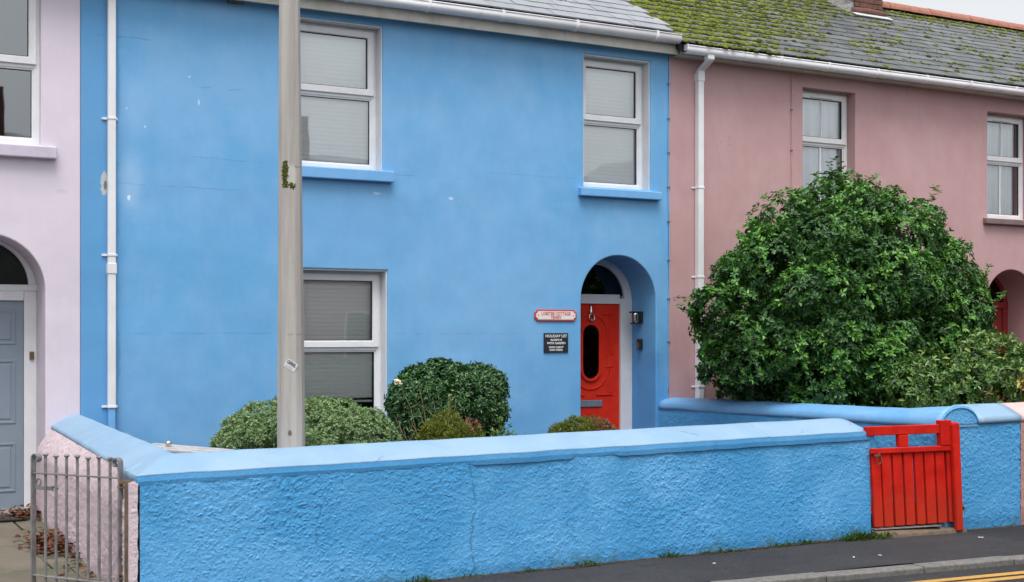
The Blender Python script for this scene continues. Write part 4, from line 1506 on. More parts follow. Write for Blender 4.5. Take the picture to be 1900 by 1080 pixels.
WY = wy(WX0)
nu, nv = 1400, 190
G = np.zeros((nu, nv, 3))
for i in range(nu):
    x = lerp(WX0 + 0.02, WX1, i / (nu - 1))
    for j in range(nv):
        z = lerp(gz(x) - 0.04, top(x) + 0.012, j / (nv - 1))
        G[i, j] = (x, wy(x) - 0.012 * max(0, 1 - (z - gz(x)) / 0.5), z)
G = rough_sheet(G, 0.0058, 3.0, (0, -1, 0))
# soften towards the free end so the arris stays round
for i in range(nu):
    e = (WX1 - G[i, 0, 0]) / 0.045
    if e < 1: G[i, :, 1] += 0.05 * (1 - math.sqrt(max(0, 1 - (1 - e) ** 2)))
front = sheet('render', G, M['blue_rough'], gw)
# end face by the red gate
G2 = np.zeros((40, nv, 3))
for i in range(40):
    for j in range(nv):
        z = lerp(gz(WX1) - 0.04, top(WX1) + 0.012, j / (nv - 1))
        y = lerp(wy(WX1) + 0.03, wy(WX1) + 0.37, i / 39)
        G2[i, j] = (WX1 + 0.002 + 0.004 * mnoise.noise((y * 20, z * 20, 7)) - (0.010 * (1 - min(1, i / 4))), y, z)
sheet('end_render', G2, M['blue_rough'], gw)
m = MB()
m.loft([[(x, wy(x) + 0.035, -0.2), (x, wy(x) + 0.37, -0.2), (x, wy(x) + 0.37, 0.765), (x, wy(x) + 0.035, 0.765)] for x in (WX0 + 0.05, WX1 - 0.012)])
m.build('core', M['blue_rough'], gw)


def smooth_lumps(rings, amp, seed):
    return [[(x + amp * mnoise.noise((x * 3, y * 3, z * 3 + seed)), y + amp * mnoise.noise((x * 3 + 9, y * 3, z * 3 + seed)), z + amp * mnoise.noise((x * 3, y * 3 + 9, z * 3 + seed))) for x, y, z in r_] for r_ in rings]


# coping: flat weathered slopes rising inwards from a crisp edge, mitred at the corner
CW = 0.385


def crise(d): return 0.008 + 0.098 * (1 - max(0.0, 1 - d / 0.225) ** 1.18)


def cfall(d): return -0.05 + 0.156 * (1 - max(0.0, 1 - d / 0.150) ** 2.6)


def chump(df, dl):
    return min(crise(max(0.0, min(df, dl))), cfall(max(0.0, max(CW - df, CW - dl))))


XL = lambda y: lerp(1.915, 1.712, -y / 4.5)
CA = [0.0, 0.012, 0.03, 0.06, 0.10, 0.14, 0.18, 0.21, 0.235, 0.26, 0.285, 0.31, 0.335, 0.36, 0.378, 0.385]
CPROF = [(-0.014, -0.052), (-0.018, -0.030), (-0.014, 0.006)] + [(a_ , chump(a_, 9)) for a_ in CA[1:]] + [(0.387, -0.06)]
rings, bands = [], []
N = 150
for i in range(N + 1):
    if i <= 36: x = lerp(WX0 + 0.0, WX0 + 0.45, i / 36)
    elif i <= N - 14: x = lerp(WX0 + 0.45, WX1 - 0.21, (i - 36) / (N - 50))
    else: x = WX1 - 0.21 + 0.214 * math.sin((i - N + 14) / 14 * PI / 2)
    e = max(0.0, (x - (WX1 - 0.21)) / 0.214)
    sc = math.sqrt(max(0.0, 1 - e * e)) if e > 0 else 1.0
    zt = top(x) + 0.045
    y0 = wy(x)
    lip = 0.013 * min(1, max(0, (x - 5.25) / 0.05)) + (0.010 if 4.0 < x < 4.85 else 0.0) - 0.010
    drop = 0.012 * min(1, max(0, (x - 5.25) / 0.04)) + 0.012 * (1 if 4.0 < x < 4.85 else 0)
    jit = 0.004 * mnoise.noise((x * 9, 1.0, 0)) + 0.003 * mnoise.noise((x * 31, 4.0, 0))
    ring = [(x, y0 - 0.014 - lip + jit, zt + 0.004)]
    for a_ in CA[1:]:
        h = chump(a_, x - XL(y0 + a_) + 0.004)
        ring.append((x, y0 + a_, zt + (h * sc if h > 0 else h)))
    ring.append((x, y0 + 0.387, zt - 0.07))
    ring.append((x, y0 + 0.2, zt - 0.07))
    rings.append(ring)
    bands.append([(x, y0 + 0.05, zt - 0.056 - drop), (x, y0 - 0.012 - lip + jit * 0.7, zt - 0.054 - drop + jit), (x, y0 - 0.017 - lip + jit, zt - 0.03), (x, y0 - 0.0135 - lip + jit, zt + 0.002), (x, y0 + 0.05, zt - 0.002)])
m = MB()
m.loft(smooth_lumps(rings, 0.005, 1.0))
cp = m.build('coping', M['coping'], gw, smooth=True)
# smooth painted band under its front edge
m = MB()
m.loft(smooth_lumps(bands, 0.005, 1.0))
m.build('coping_band', M['band'], gw, smooth=False)
# side coping running back to the house, and the pinkish outer face below it
rings = []
yc_ = wy(WX0 + 0.2) + 0.30
for i in range(61):
    y = lerp(0.03, yc_, i / 60)
    z0 = lerp(0.800, 0.787, i / 60)
    jit = 0.005 * mnoise.noise((y * 8, 7.0, 0))
    ring = [(XL(y) - 0.010 + jit, y, z0 - 0.03), (XL(y) - 0.008 + jit, y, z0 + 0.004)]
    for a_ in CA[1:]:
        ring.append((XL(y) + a_ * lerp(0.85, 1.0, i / 60), y, z0 + chump(9, a_)))
    ring.append((XL(y) + 0.387, y, z0 - 0.07))
    rings.append(ring)
m = MB()
m.loft(smooth_lumps(rings, 0.005, 2.0))
m.build('side_coping', M['coping'], gw, smooth=True)
G3 = np.zeros((420, 84, 3))
for i in range(420):
    y = lerp(0.0, WY + 0.0, i / 419)
    for j in range(84):
        t = j / 83
        z = lerp(-0.05, 0.775, t)
        base = lerp(1.775, 1.665, -y / 4.5)
        tp = XL(y) - 0.008
        bl = max(0.0, (t - 0.72) / 0.28) ** 1.5
        G3[i, j] = (lerp(base, tp, bl), y, z)
G3 = rough_sheet(G3, 0.010, 11.0, (-1, 0, 0))
sheet('side_render', G3, M['pink_rough'], gw)
m = MB()
m.loft([[(XL(y) + 0.02, y, -0.05), (XL(y) + 0.36, y, -0.05), (XL(y) + 0.36, y, 0.77), (XL(y) + 0.02, y, 0.77)] for y in (0.0, -4.44)])
m.build('side_core', M['blue_rough'], gw)
# broken cream edge strip of the corner
m = MB()
rings = []
for k in range(40):
    z = lerp(-0.05, 0.75, k / 39)
    w = 0.016 + 0.010 * mnoise.noise((z * 14, 2.0, 0))
    rings.append([(1.655, WY - 0.004, z), (1.69 + w, WY - 0.014 + 0.004 * mnoise.noise((z * 30, 5, 0)), z), (1.71, WY + 0.05, z), (1.66, WY + 0.06, z)])
m.loft(rings)
m.build('corner_edge', M['pink_rough'], gw)

# party wall between the blue and pink gardens with the front pillar
pw = thing('garden_wall', (8.85, -2.1, 0.0), 'blue garden wall between the red gate and the big bush with rounded end', 'wall')
PFY = -4.20
pxl = lambda y: lerp(8.625, 8.685, -y / 4.2)
ztop = lambda y: lerp(0.800, 0.848, -y / 4.2)
G4 = np.zeros((380, 84, 3))
for i in range(380):
    y = lerp(0.0, PFY, i / 379)
    for j in range(84):
        G4[i, j] = (pxl(y), y, lerp(-0.12, ztop(y), j / 83))
G4 = rough_sheet(G4, 0.007, 23.0, (-1, 0, 0))
sheet('render', G4, M['blue_rough_far'], pw)
G5 = np.zeros((170, 150, 3))
for i in range(170):
    x = lerp(8.685, 9.70, i / 169)
    for j in range(150):
        G5[i, j] = (x, PFY, lerp(gz(x) - 0.05, 0.86, j / 149))
G5 = rough_sheet(G5, 0.0075, 31.0, (0, -1, 0))
sheet('front_render', G5, M['blue_rough_far'], pw)
m = MB()
m.loft([[(pxl(y) + 0.02, y, -0.2), (pxl(y) + 0.42, y, -0.2), (pxl(y) + 0.42, y, 0.80), (pxl(y) + 0.02, y, 0.80)] for y in (0.0, PFY + 0.03)])
m.box(9.0, 9.695, PFY + 0.03, PFY + 0.35, -0.2, 0.85)
m.build('core', M['blue_rough_far'], pw)
# half round coping, its end showing towards the street
rings = []
for i in range(60):
    y = lerp(0.02, PFY - 0.012, i / 59)
    zt = ztop(y)
    hw = 0.238
    cxp = pxl(y) + hw - 0.008
    hh_ = lerp(0.100, 0.115, i / 59) + 0.045 * max(0.0, (i / 59 - 0.85) / 0.15)
    ring = [(cxp + hw * 1.0, y, zt - 0.03)]
    ring += [(cxp + hw * math.cos(a), y, zt + hh_ * (math.sin(a) ** (0.75 + 0.25 * i / 59))) for a in [PI * k / 14 for k in range(15)]]
    ring += [(cxp - hw, y, zt - 0.03)]
    rings.append(ring)
m = MB()
m.loft(smooth_lumps(rings, 0.006, 4.0))
pc = m.build('coping', M['coping_wall'], pw, smooth=True)
for p_ in pc.data.polygons:
    if len(p_.vertices) > 4: p_.use_smooth = False
# raised moulding round the end
m = MB()
m.tube([(8.915 + 0.222 * math.cos(a), PFY - 0.014, 0.848 + 0.142 * math.sin(a)) for a in [PI * k / 16 for k in range(17)]], 0.011, 7)
m.build('end_moulding', M['blue_rough_far'], pw, smooth=True)
G7 = np.zeros((50, 24, 3))
for i in range(50):
    for j in range(24):
        a = PI * i / 49
        q = j / 23
        G7[i, j] = (8.915 + 0.225 * q * math.cos(a), PFY - 0.016, 0.846 + 0.146 * q * math.sin(a))
sheet('end_render', rough_sheet(G7, 0.004, 51.0, (0, -1, 0)), M['blue_rough_far'], pw)


def front_coping(x0, x1, name, mat, parent):
    rings = []
    n = max(6, int((x1 - x0) * 6))
    for i in range(n + 1):
        x = lerp(x0, x1, i / n)
        rings.append([(x, PFY + a, 0.893 + b) for a, b in CPROF])
    m = MB()
    m.loft(smooth_lumps(rings, 0.004, 6.0))
    return m.build(name, mat, parent, smooth=True)


front_coping(9.14, 9.70, 'front_coping', M['coping'], pw)
sw_ = thing('garden_wall', (14.0, -4.05, 0.0), 'salmon pink garden wall starting at the right edge beside the blue pillar', 'wall')
G6 = np.zeros((260, 40, 3))
for i in range(260):
    x = lerp(9.70, 18.0, i / 259)
    for j in range(40):
        G6[i, j] = (x, PFY - 0.004, lerp(-0.25, 0.86, j / 39))
G6 = rough_sheet(G6, 0.009, 41.0, (0, -1, 0))
sheet('render', G6, M['salmon_rough'], sw_)
m = MB()
m.box(9.71, 18.0, PFY + 0.03, PFY + 0.35, -0.3, 0.85)
m.build('core', M['salmon_rough'], sw_)
front_coping(9.703, 18.0, 'coping', M['coping_pink'], sw_)

# ------------------------------------------------------------------ red timber gate
rg = thing('garden_gate', (8.4, -4.18, -0.05), 'red wooden slatted gate in the gap of the blue wall', 'gate')


def gy_(x): return lerp(-4.145, -4.235, (x - 7.93) / 0.9)


def lean(z): return 0.040 * (0.6 - z) / 0.6     # the gate has sagged: its top leans to the left


def gbox(x0, x1, d0, d1, z0, z1, name, bevel=0.006, rise=0.0):
    m = MB()
    m.loft([[(x0 + lean(z), gy_(x0) + d0, z), (x1 + lean(z), gy_(x1) + d0, z + rise), (x1 + lean(z), gy_(x1) + d1, z + rise), (x0 + lean(z), gy_(x0) + d1, z)] for z in (z0, z1)])
    return m.build(name, M['red_gate'], rg, bevel=bevel)


for (xa, xb) in ((7.925, 8.015), (8.032, 8.125), (8.148, 8.242), (8.265, 8.356), (8.381, 8.467), (8.487, 8.587), (8.607, 8.702), (8.726, 8.822)):
    gbox(xa, xb, -0.013, 0.018, -0.008 + random.uniform(-0.004, 0.004), 0.64, 'slat', 0.005)
gbox(7.90, 8.80, -0.032, -0.0135, 0.620, 0.667, 'middle_rail')
gbox(7.90, 8.64, 0.0185, 0.055, 0.56, 0.64, 'back_rail')
gbox(7.90, 8.62, 0.0185, 0.055, 0.10, 0.18, 'back_rail')
gbox(7.88, 8.655, -0.022, 0.022, 0.775, 0.853, 'top_rail')
gbox(8.212, 8.318, -0.020, 0.020, 0.668, 0.774, 'upright')
gbox(8.655, 8.775, -0.036, 0.022, 0.668, 0.889, 'upright')
m = MB()
m.loft([[(8.755 + lean(z) + d_, -4.295, z), (8.842 + lean(z) * 0.8 - d_, -4.295, z), (8.842 + lean(z) * 0.8 - d_, -4.212, z), (8.755 + lean(z) + d_, -4.25, z)] for z, d_ in ((-0.085, 0.0), (0.845, 0.0), (0.868, 0.010))])
m.build('gate_post', M['red_gate'], rg, bevel=0.012)
m = MB()
yl_ = gy_(7.97) - 0.036
m.tube([(7.985 + 0.025 * math.cos(a), yl_, 0.575 + 0.045 * math.sin(a)) for a in [2 * PI * k / 14 for k in range(14)]], 0.004, 6, closed=True)
m.box(7.93, 8.0, yl_ - 0.004, yl_ + 0.002, 0.60, 0.618)
m.build('latch', M['rust'], rg)
st = thing('doorstep', (8.4, -4.15, -0.08), 'worn brown stone step under the red gate', 'step')
m = MB()
rings = []
for k in range(16):
    x = lerp(7.93, 8.92, k / 15)
    j = 0.016 * mnoise.noise((x * 7, 0, 3))
    g_ = gz(x)
    rings.append([(x, -4.29 + j, g_ - 0.03), (x, -4.275 + j, g_ + 0.022 + j * 0.5), (x, -4.19, g_ + 0.048), (x, -3.75, g_ + 0.085), (x, -3.8, g_ - 0.05)])
m.loft(rings)
m.build('stone', M['step'], st)
m = MB()
m.loft([[(x, gy_(x) - 0.03, z_ + gz(x)), (x, gy_(x) + 0.05, z_ + gz(x)), (x, gy_(x) + 0.05, z_ + 0.010 + gz(x)), (x, gy_(x) - 0.03, z_ + 0.010 + gz(x))] for x, z_ in ((7.95, 0.058), (8.66, 0.058))])
m.build('threshold_strip', M['iron'], st, bevel=0.003)

# ------------------------------------------------------------------ iron gate at the left
ig = thing('iron_gate', (1.46, -3.92, 0.0), 'grey iron bar gate standing ajar beside the lavender path', 'gate')
A = Vector((1.660, -4.24, 0))
B = Vector((1.235, -3.65, 0))
u = (B - A).normalized()
pn = Vector((-u.y, u.x, 0))
Lg = (B - A).length


def gp_(t, z, off=0.0): return A + u * t + pn * off + Vector((0, 0, z))


def scroll_post(t, dirn, zt):
    """flat bar whose head is rolled over"""
    m = MB()
    w, th = 0.020, 0.0055
    pts = [(0.0, 0.03), (0.0, zt - 0.06)]
    for k in range(13):
        a = PI - k / 12 * PI * 1.45
        rr_ = 0.028 - 0.006 * k / 12
        pts.append((0.028 + rr_ * math.cos(a), zt - 0.045 + rr_ * math.sin(a)))
    rings = []
    for k, (dx, z) in enumerate(pts):
        if k == 0: d = (0, 1)
        else:
            dd = (pts[min(k + 1, len(pts) - 1)][0] - pts[k - 1][0], pts[min(k + 1, len(pts) - 1)][1] - pts[k - 1][1])
            l = math.hypot(*dd)
            d = (dd[0] / l, dd[1] / l)
        nrm = (d[1], -d[0])
        ring = []
        for s1, s2 in ((-1, -1), (1, -1), (1, 1), (-1, 1)):
            ring.append(gp_(t + dirn * (dx + nrm[0] * th * s1), z + nrm[1] * th * s1, w * s2))
        rings.append(ring)
    m.loft(rings)
    return m


scroll_post(0.0, 1, 0.895).build('stile', M['iron'], ig, bevel=0.002)
scroll_post(Lg, -1, 0.895).build('stile', M['iron'], ig, bevel=0.002)
for k in range(7):
    t = Lg * (0.115 + 0.815 * k / 6.6)
    m = MB()
    zt = 0.875 + 0.004 * math.sin(k * 2.2)
    m.tube([gp_(t, 0.05), gp_(t, zt - 0.012), gp_(t, zt - 0.006), gp_(t, zt), gp_(t, zt + 0.008)], [0.0095, 0.0095, 0.018, 0.019, 0.011], 8)
    m.build('bar', M['iron'], ig)
for z in (0.755, 0.10):
    m = MB()
    m.obox(gp_(Lg / 2, z), u * (Lg / 2), pn * 0.013, Vector((0, 0, 0.005)))
    m.build('rail', M['iron'], ig, bevel=0.002)
m = MB()
m.obox(gp_(Lg - 0.07, 0.66, -0.010), u * 0.085, pn * 0.005, Vector((0, 0, 0.012)))
m.tube([gp_(Lg - 0.10, 0.66, -0.014), gp_(Lg - 0.15, 0.67, -0.03), gp_(Lg - 0.18, 0.655, -0.028)], 0.009, 7)
m.tube([gp_(Lg - 0.035 + 0.018 * math.cos(a), 0.695 + 0.022 * math.sin(a), -0.012) for a in [2 * PI * k / 10 for k in range(10)]], 0.005, 6, closed=True)
m.build('latch', M['iron'], ig)
for z in (0.70, 0.14):
    m = MB()
    m.obox(gp_(-0.022, z), u * 0.04, pn * 0.012, Vector((0, 0, 0.007)))
    m.obox(gp_(-0.035, z + 0.030), u * 0.035, pn * 0.017, Vector((0, 0, 0.010)))
    m.tube([gp_(-0.045, z - 0.03), gp_(-0.045, z + 0.045)], 0.009, 8)
    m.build('hinge', M['rust'], ig, bevel=0.002)
tp_ = thing('timber_strip', (1.665, -4.45, 0.0), 'narrow rotting brown batten fixed upright at the wall corner by the iron gate', 'batten')
m = MB()
rings = []
for k in range(30):
    z = lerp(0.0, 0.765, k / 29)
    j = 0.005 * mnoise.noise((z * 9, 3, 1))
    rings.append([(1.640 + j, -4.465, z), (1.668 + j, -4.478, z), (1.680, -4.435, z), (1.645, -4.425, z)])
m.loft(rings)
m.build('batten', M['timber'], tp_)

# ------------------------------------------------------------------ concrete pole behind the wall
pole = thing('concrete_pole', (2.84, -4.0, 0.0), 'tall tapering grey concrete pole with a sticker standing behind the blue wall', 'pole')
m = MB()
rings = []
PC = Vector((2.836, -4.0, 0))


def pole_r(z): return lerp(0.104, 0.0735, (z - 0.5) / 3.5)


for k in range(26):
    z = lerp(0.0, 6.2, k / 25)
    R_ = pole_r(z) if z > 0.3 else 0.106
    ring = []
    for q in range(4):
        base = rad(45 + 90 * q) + rad(-30)
        for dq in (-0.24, 0.24):
            aa = base + dq
            ring.append((PC.x - 0.012 * (z - 0.9) / 3 + R_ * 1.0 * math.cos(aa), PC.y + R_ * math.sin(aa), z))
    rings.append(ring)
m.loft(rings)
m.build('shaft', M['concrete'], pole, bevel=0.004)
m = MB()
m.tube([(PC.x - 0.02, PC.y, 6.18), (PC.x - 0.02, PC.y - 0.05, 6.5), (PC.x - 0.02, PC.y - 0.5, 6.8), (PC.x - 0.02, PC.y - 1.1, 6.86)], 0.035, 10)
m.build('arm', M['iron'], pole, smooth=True)


def text_mesh(name, body, size, mat, parent, origin, ex, ez, align='CENTER', bold=0.0, width=None):
    """flat lettering lying in the plane ex, ez at origin"""
    cu = bpy.data.curves.new(name, 'FONT')
    cu.body = body
    cu.size = size
    cu.align_x = align
    cu.align_y = 'CENTER'
    cu.resolution_u = 3
    cu.offset = bold
    tmp = bpy.data.objects.new(name, cu)
    COL.objects.link(tmp)
    dg = bpy.context.evaluated_depsgraph_get()
    me = bpy.data.meshes.new_from_object(tmp.evaluated_get(dg))
    bpy.data.objects.remove(tmp)
    bpy.data.curves.remove(cu)
    org = ORG[parent.name]
    xs_ = [v.co.x for v in me.vertices]
    k = 1.0
    if width and xs_: k = width / (max(xs_) - min(xs_))
    o_, ex, ez = Vector(origin), Vector(ex).normalized(), Vector(ez).normalized()
    for v in me.vertices:
        v.co = o_ + ex * (v.co.x * k) + ez * v.co.y - org
    me.materials.clear()
    me.materials.append(mat)
    o = bpy.data.objects.new(name, me)
    link(o, parent)
    ORG[o.name] = org
    return o


# sticker wrapped on the face towards the camera
view = Vector((0 - PC.x, -12.4 + 4.0, 0)).normalized()
fa = None
best = -9
for q in range(4):
    aa = rad(45 + 90 * q - 30)
    d = Vector((math.cos(aa + rad(45)), math.sin(aa + rad(45)), 0))
    if d.dot(view) > best: best, fa = d.dot(view), d
side = Vector((-fa.y, fa.x, 0))
ZS = 1.435
ap = pole_r(ZS) * math.cos(rad(45) - 0.24)
sx_ = (side * math.cos(rad(-33)) + Vector((0, 0, 1)) * math.sin(rad(-33)))
sz_ = (side * math.sin(rad(33)) + Vector((0, 0, 1)) * math.cos(rad(33)))
so_ = Vector((PC.x - 0.002, PC.y, ZS)) + fa * (ap + 0.0016) + side * 0.016
m = MB()
m.obox(so_, sx_ * 0.042, sz_ * 0.030, fa * 0.0006)
stk = m.build('sticker', M['sticker'], pole)
text_mesh('lettering', 'GEREL', 0.030, M['black_ink'], stk, so_ + fa * 0.0014 + sz_ * 0.010, sx_, sz_, bold=0.001, width=0.068)
text_mesh('lettering', '..:.-', 0.022, M['black_ink'], stk, so_ + fa * 0.0014 - sz_ * 0.014, sx_, sz_, width=0.05)
# moss in the old bolt hole
pt, sz = [], []
for k in range(420):
    zz = min(2.80, max(2.63, random.gauss(2.715, 0.05)))
    hh = random.gauss(-0.018, 0.008)
    pt.append(tuple(Vector((PC.x - 0.008, PC.y, zz)) + fa * (pole_r(zz) * math.cos(rad(45) - 0.24) + 0.000) + side * hh))
    sz.append(random.uniform(0.003, 0.007))
for k in range(40):
    zz = random.gauss(2.635, 0.012)
    pt.append(tuple(Vector((PC.x - 0.008, PC.y, zz)) + fa * (pole_r(zz) * math.cos(rad(45) - 0.24)) + side * random.gauss(0.03, 0.01)))
    sz.append(random.uniform(0.003, 0.007))
cushions('moss', pt, np.array(sz), M['moss_dark'], pole, PI / 2, 0.35)

# ------------------------------------------------------------------ signs and fittings by the door
pl = thing('name_plaque', (7.23, -0.01, 1.85), 'white house name plaque with red border and red lettering left of the door', 'sign')
pcx, pcz = 7.232, 1.846


def plaque(w, h, c):
    pts = []
    for (sx, sz, a0) in ((1, -1, 90), (1, 1, 180), (-1, 1, 270), (-1, -1, 0)):
        ccx, ccz = pcx + sx * w, pcz + sz * h
        seq = [(ccx + c * math.cos(rad(a)), ccz + c * math.sin(rad(a))) for a in ([180, 150, 120, 90] if (sx, sz) == (1, -1) else [270, 240, 210, 180] if (sx, sz) == (1, 1) else [360, 330, 300, 270] if (sx, sz) == (-1, 1) else [90, 60, 30, 0])]
        pts += seq
    return pts


m = MB()
m.prism_y(plaque(0.270, 0.063, 0.030), -0.016, -0.002)
pb = m.build('backing', M['red_sign'], pl, bevel=0.003)
m = MB()
m.prism_y(plaque(0.250, 0.046, 0.024), -0.0185, -0.0150)
m.build('panel', M['white_sign'], pl)
text_mesh('lettering', 'LOBSTER COTTAGE', 0.050, M['red_sign'], pl, (pcx, -0.0195, pcz + 0.016), (1, 0, 0), (0, 0, 1), bold=0.0012, width=0.375)
text_mesh('lettering', 'TENBY', 0.046, M['red_sign'], pl, (pcx, -0.0195, pcz - 0.024), (1, 0, 0), (0, 0, 1), bold=0.0012, width=0.14)
for s in (-1, 1):
    m = MB()
    m.tube([(pcx + s * 0.225, -0.0225, pcz), (pcx + s * 0.225, -0.018, pcz)], 0.005, 8)
    m.build('screw', M['rust'], pl)
hl = thing('notice_board', (7.235, -0.01, 1.54), 'small black rectangular notice with white lettering below the name plaque', 'sign')
m = MB()
m.box(7.082, 7.392, -0.014, -0.001, 1.434, 1.650)
m.build('board', M['slate_sign'], hl, bevel=0.003)
for (tx, z, h, w) in (('HOLIDAY LET', 1.616, 0.042, 0.275), ('SLEEPS 8', 1.573, 0.028, 0.145), ('WITH GARDEN', 1.537, 0.033, 0.235), ('BOOK DIRECT', 1.492, 0.027, 0.185), ('07967 598326', 1.462, 0.027, 0.165)):
    text_mesh('lettering', tx, h, M['white_ink'], hl, (7.237, -0.0152, z), (1, 0, 0), (0, 0, 1), bold=0.0008, width=w)
wl = thing('wall_lamp', (8.57, 0.30, 1.84), 'small black and glass lantern fixed in the arch beside the red door', 'lamp')
m = MB()
m.box(8.552, 8.581, 0.255, 0.345, 1.77, 1.905)
m.box(8.43, 8.56, 0.265, 0.335, 1.885, 1.905)
m.box(8.44, 8.55, 0.270, 0.330, 1.755, 1.772)
m.build('bracket', M['black'], wl, bevel=0.006)
m = MB()
m.tube([(8.495, 0.30, 1.772), (8.495, 0.30, 1.79), (8.495, 0.30, 1.87), (8.495, 0.30, 1.886)], [0.030, 0.040, 0.042, 0.034], 14)
m.build('lamp_glass', M['chrome'], wl, smooth=False)
ks = thing('key_safe', (8.57, 0.30, 1.52), 'small dark key safe box under the lantern in the door arch', 'key safe')
m = MB()
m.box(8.535, 8.581, 0.262, 0.338, 1.455, 1.585)
kb = m.build('body', M['black'], ks, bevel=0.012)
m = MB()
m.box(8.529, 8.536, 0.275, 0.325, 1.468, 1.535)
m.build('cover', M['brass'], ks, bevel=0.006)
bp = thing('doormat', (1.35, -0.30, 0.0), 'dark doormat in front of the grey door', 'doormat')
m = MB()
m.box(0.98, 1.62, -0.36, -0.04, 0.004, 0.022)
m.build('pile', M['mat'], bp, bevel=0.006)

# weathered board and ball inside the corner of the blue wall
wb = thing('wooden_board', (2.35, -3.0, 0.12), 'weathered grey wooden board lying behind the corner of the blue wall', 'board')
m = MB()
for k in range(3):
    d = Vector((0.62, -0.36, -0.055))
    m.obox(Vector((2.40, -3.0, 0.800)) + Vector((0.05, 0.085, 0.004)) * (k - 1) * 1.0, d * 0.42, Vector((0.042, 0.072, 0.0)) * 0.52, (0, 0, 0.011))
m.build('planks', M['silver_board'], wb, bevel=0.005)
m = MB()
for (xx, yy) in ((2.25, -2.92), (2.55, -3.08)):
    m.box(xx - 0.03, xx + 0.03, yy - 0.03, yy + 0.03, 0.1, 0.78)
m.build('trestle', M['timber'], wb)
bl_ = thing('metal_ball', (2.27, -2.94, 0.83), 'small shiny grey ball resting on the weathered board', 'ball')
m = MB()
n = 10
rings = []
for k in range(1, n):
    a = PI * k / n
    rings.append([(2.27 + 0.024 * math.sin(a) * math.cos(b), -2.92 + 0.024 * math.sin(a) * math.sin(b), 0.845 - 0.024 * math.cos(a)) for b in [2 * PI * j / 14 for j in range(14)]])
m.loft(rings)
m.tube([(2.27, -2.92, 0.815), (2.27, -2.92, 0.830)], 0.012, 10)
m.build('ball', M['chrome'], bl_, smooth=True)


# ------------------------------------------------------------------ plants
def unit(v): return v / np.maximum(np.linalg.norm(v, axis=-1, keepdims=True), 1e-9)


def leaves(name, P, D, U, L, W, mat, parent, fold=0.25, droop=0.15, kind=None):
    """P base points, D leaf axis, U leaf upper side; one folded six-sided blade each"""
    n = len(P)
    D = unit(D)
    S = unit(np.cross(D, U))
    Nn = unit(np.cross(S, D))
    L = np.asarray(L)[:, None]
    W = np.asarray(W)[:, None]
    b = P
    l1 = P + D * L * 0.32 - S * W * 0.46 + Nn * W * fold
    r1 = P + D * L * 0.32 + S * W * 0.46 + Nn * W * fold
    l2 = P + D * L * 0.70 - S * W * 0.40 + Nn * (W * fold - L * droop * 0.4)
    r2 = P + D * L * 0.70 + S * W * 0.40 + Nn * (W * fold - L * droop * 0.4)
    t = P + D * L - Nn * L * droop
    V = np.stack([b, r1, r2, t, l2, l1], 1).reshape(-1, 3)
    k = (np.arange(n) * 6)[:, None]
    F = np.concatenate([k + np.array([[0, 1, 2, 3]]), k + np.array([[0, 3, 4, 5]])], 0)
    return np_mesh(name, V, F, mat, parent, kind)


def rosettes(P, D, k, spread, L, W, jit=0.25):
    """whorls of k leaves round shoot tips"""
    n = len(P)
    D = unit(D)
    h = np.where(np.abs(D[:, 2:3]) < 0.9, np.array([[0, 0, 1.0]]), np.array([[1.0, 0, 0]]))
    A_ = unit(np.cross(D, h))
    B_ = np.cross(D, A_)
    ph = RNG.uniform(0, 2 * PI, (n, 1)) + np.arange(k)[None] * 2.399
    ph = ph + RNG.normal(0, jit, ph.shape)
    sp = np.radians(RNG.uniform(spread[0], spread[1], ph.shape))
    rad_ = A_[:, None] * np.cos(ph)[..., None] + B_[:, None] * np.sin(ph)[..., None]
    ax = D[:, None] * np.cos(sp)[..., None] + rad_ * np.sin(sp)[..., None]
    up = D[:, None] * np.sin(sp)[..., None] - rad_ * np.cos(sp)[..., None]
    up = up + RNG.normal(0, 0.25, up.shape)
    Lx = RNG.uniform(L[0], L[1], ph.shape)
    Wx = Lx * RNG.uniform(W[0], W[1], ph.shape)
    base = P[:, None] + D[:, None] * (RNG.uniform(-0.5, 0.1, ph.shape) * L[1])[..., None] + ax * 0.004
    return base.reshape(-1, 3), ax.reshape(-1, 3), up.reshape(-1, 3), Lx.ravel(), Wx.ravel()


def lobes_crown(c, R, n_lobes, lr, per, zmin, inner=0.62, seed=0, power=2.0, jitter=0.10, keep=0.86):
    """shoot tips on many overlapping lobes spread over a (super)ellipsoid"""
    rg_ = np.random.default_rng(seed)
    c, R = np.array(c), np.array(R)
    d = unit(rg_.normal(0, 1, (n_lobes * 3, 3)))
    pw_ = np.abs(d) ** power
    s = 1 / (pw_.sum(1) ** (1 / power))
    lc = c + d * s[:, None] * (R - lr[1] * 0.75) * (1 + rg_.normal(0, jitter, (len(d), 1)))
    m_ = lc[:, 2] > zmin
    lc, d = lc[m_][:n_lobes], d[m_][:n_lobes]
    r = rg_.uniform(lr[0], lr[1], len(lc))
    q = unit(rg_.normal(0, 1, (len(lc), per, 3)) + d[:, None] * 0.75)
    pts = lc[:, None] + q * (r[:, None, None] * rg_.uniform(0.82, 1.05, (len(lc), per, 1)))
    pts = pts.reshape(-1, 3)
    dr_ = q.reshape(-1, 3)
    own = np.repeat(np.arange(len(lc)), per)
    # drop tips buried deep inside other lobes
    dist = np.linalg.norm(pts[:, None] - lc[None], axis=2) / r[None]
    dist[np.arange(len(pts)), own] = 9
    ok = (dist.min(1) > keep - 0.22) & (pts[:, 2] > zmin - 0.1)
    return pts[ok], dr_[ok], lc, r


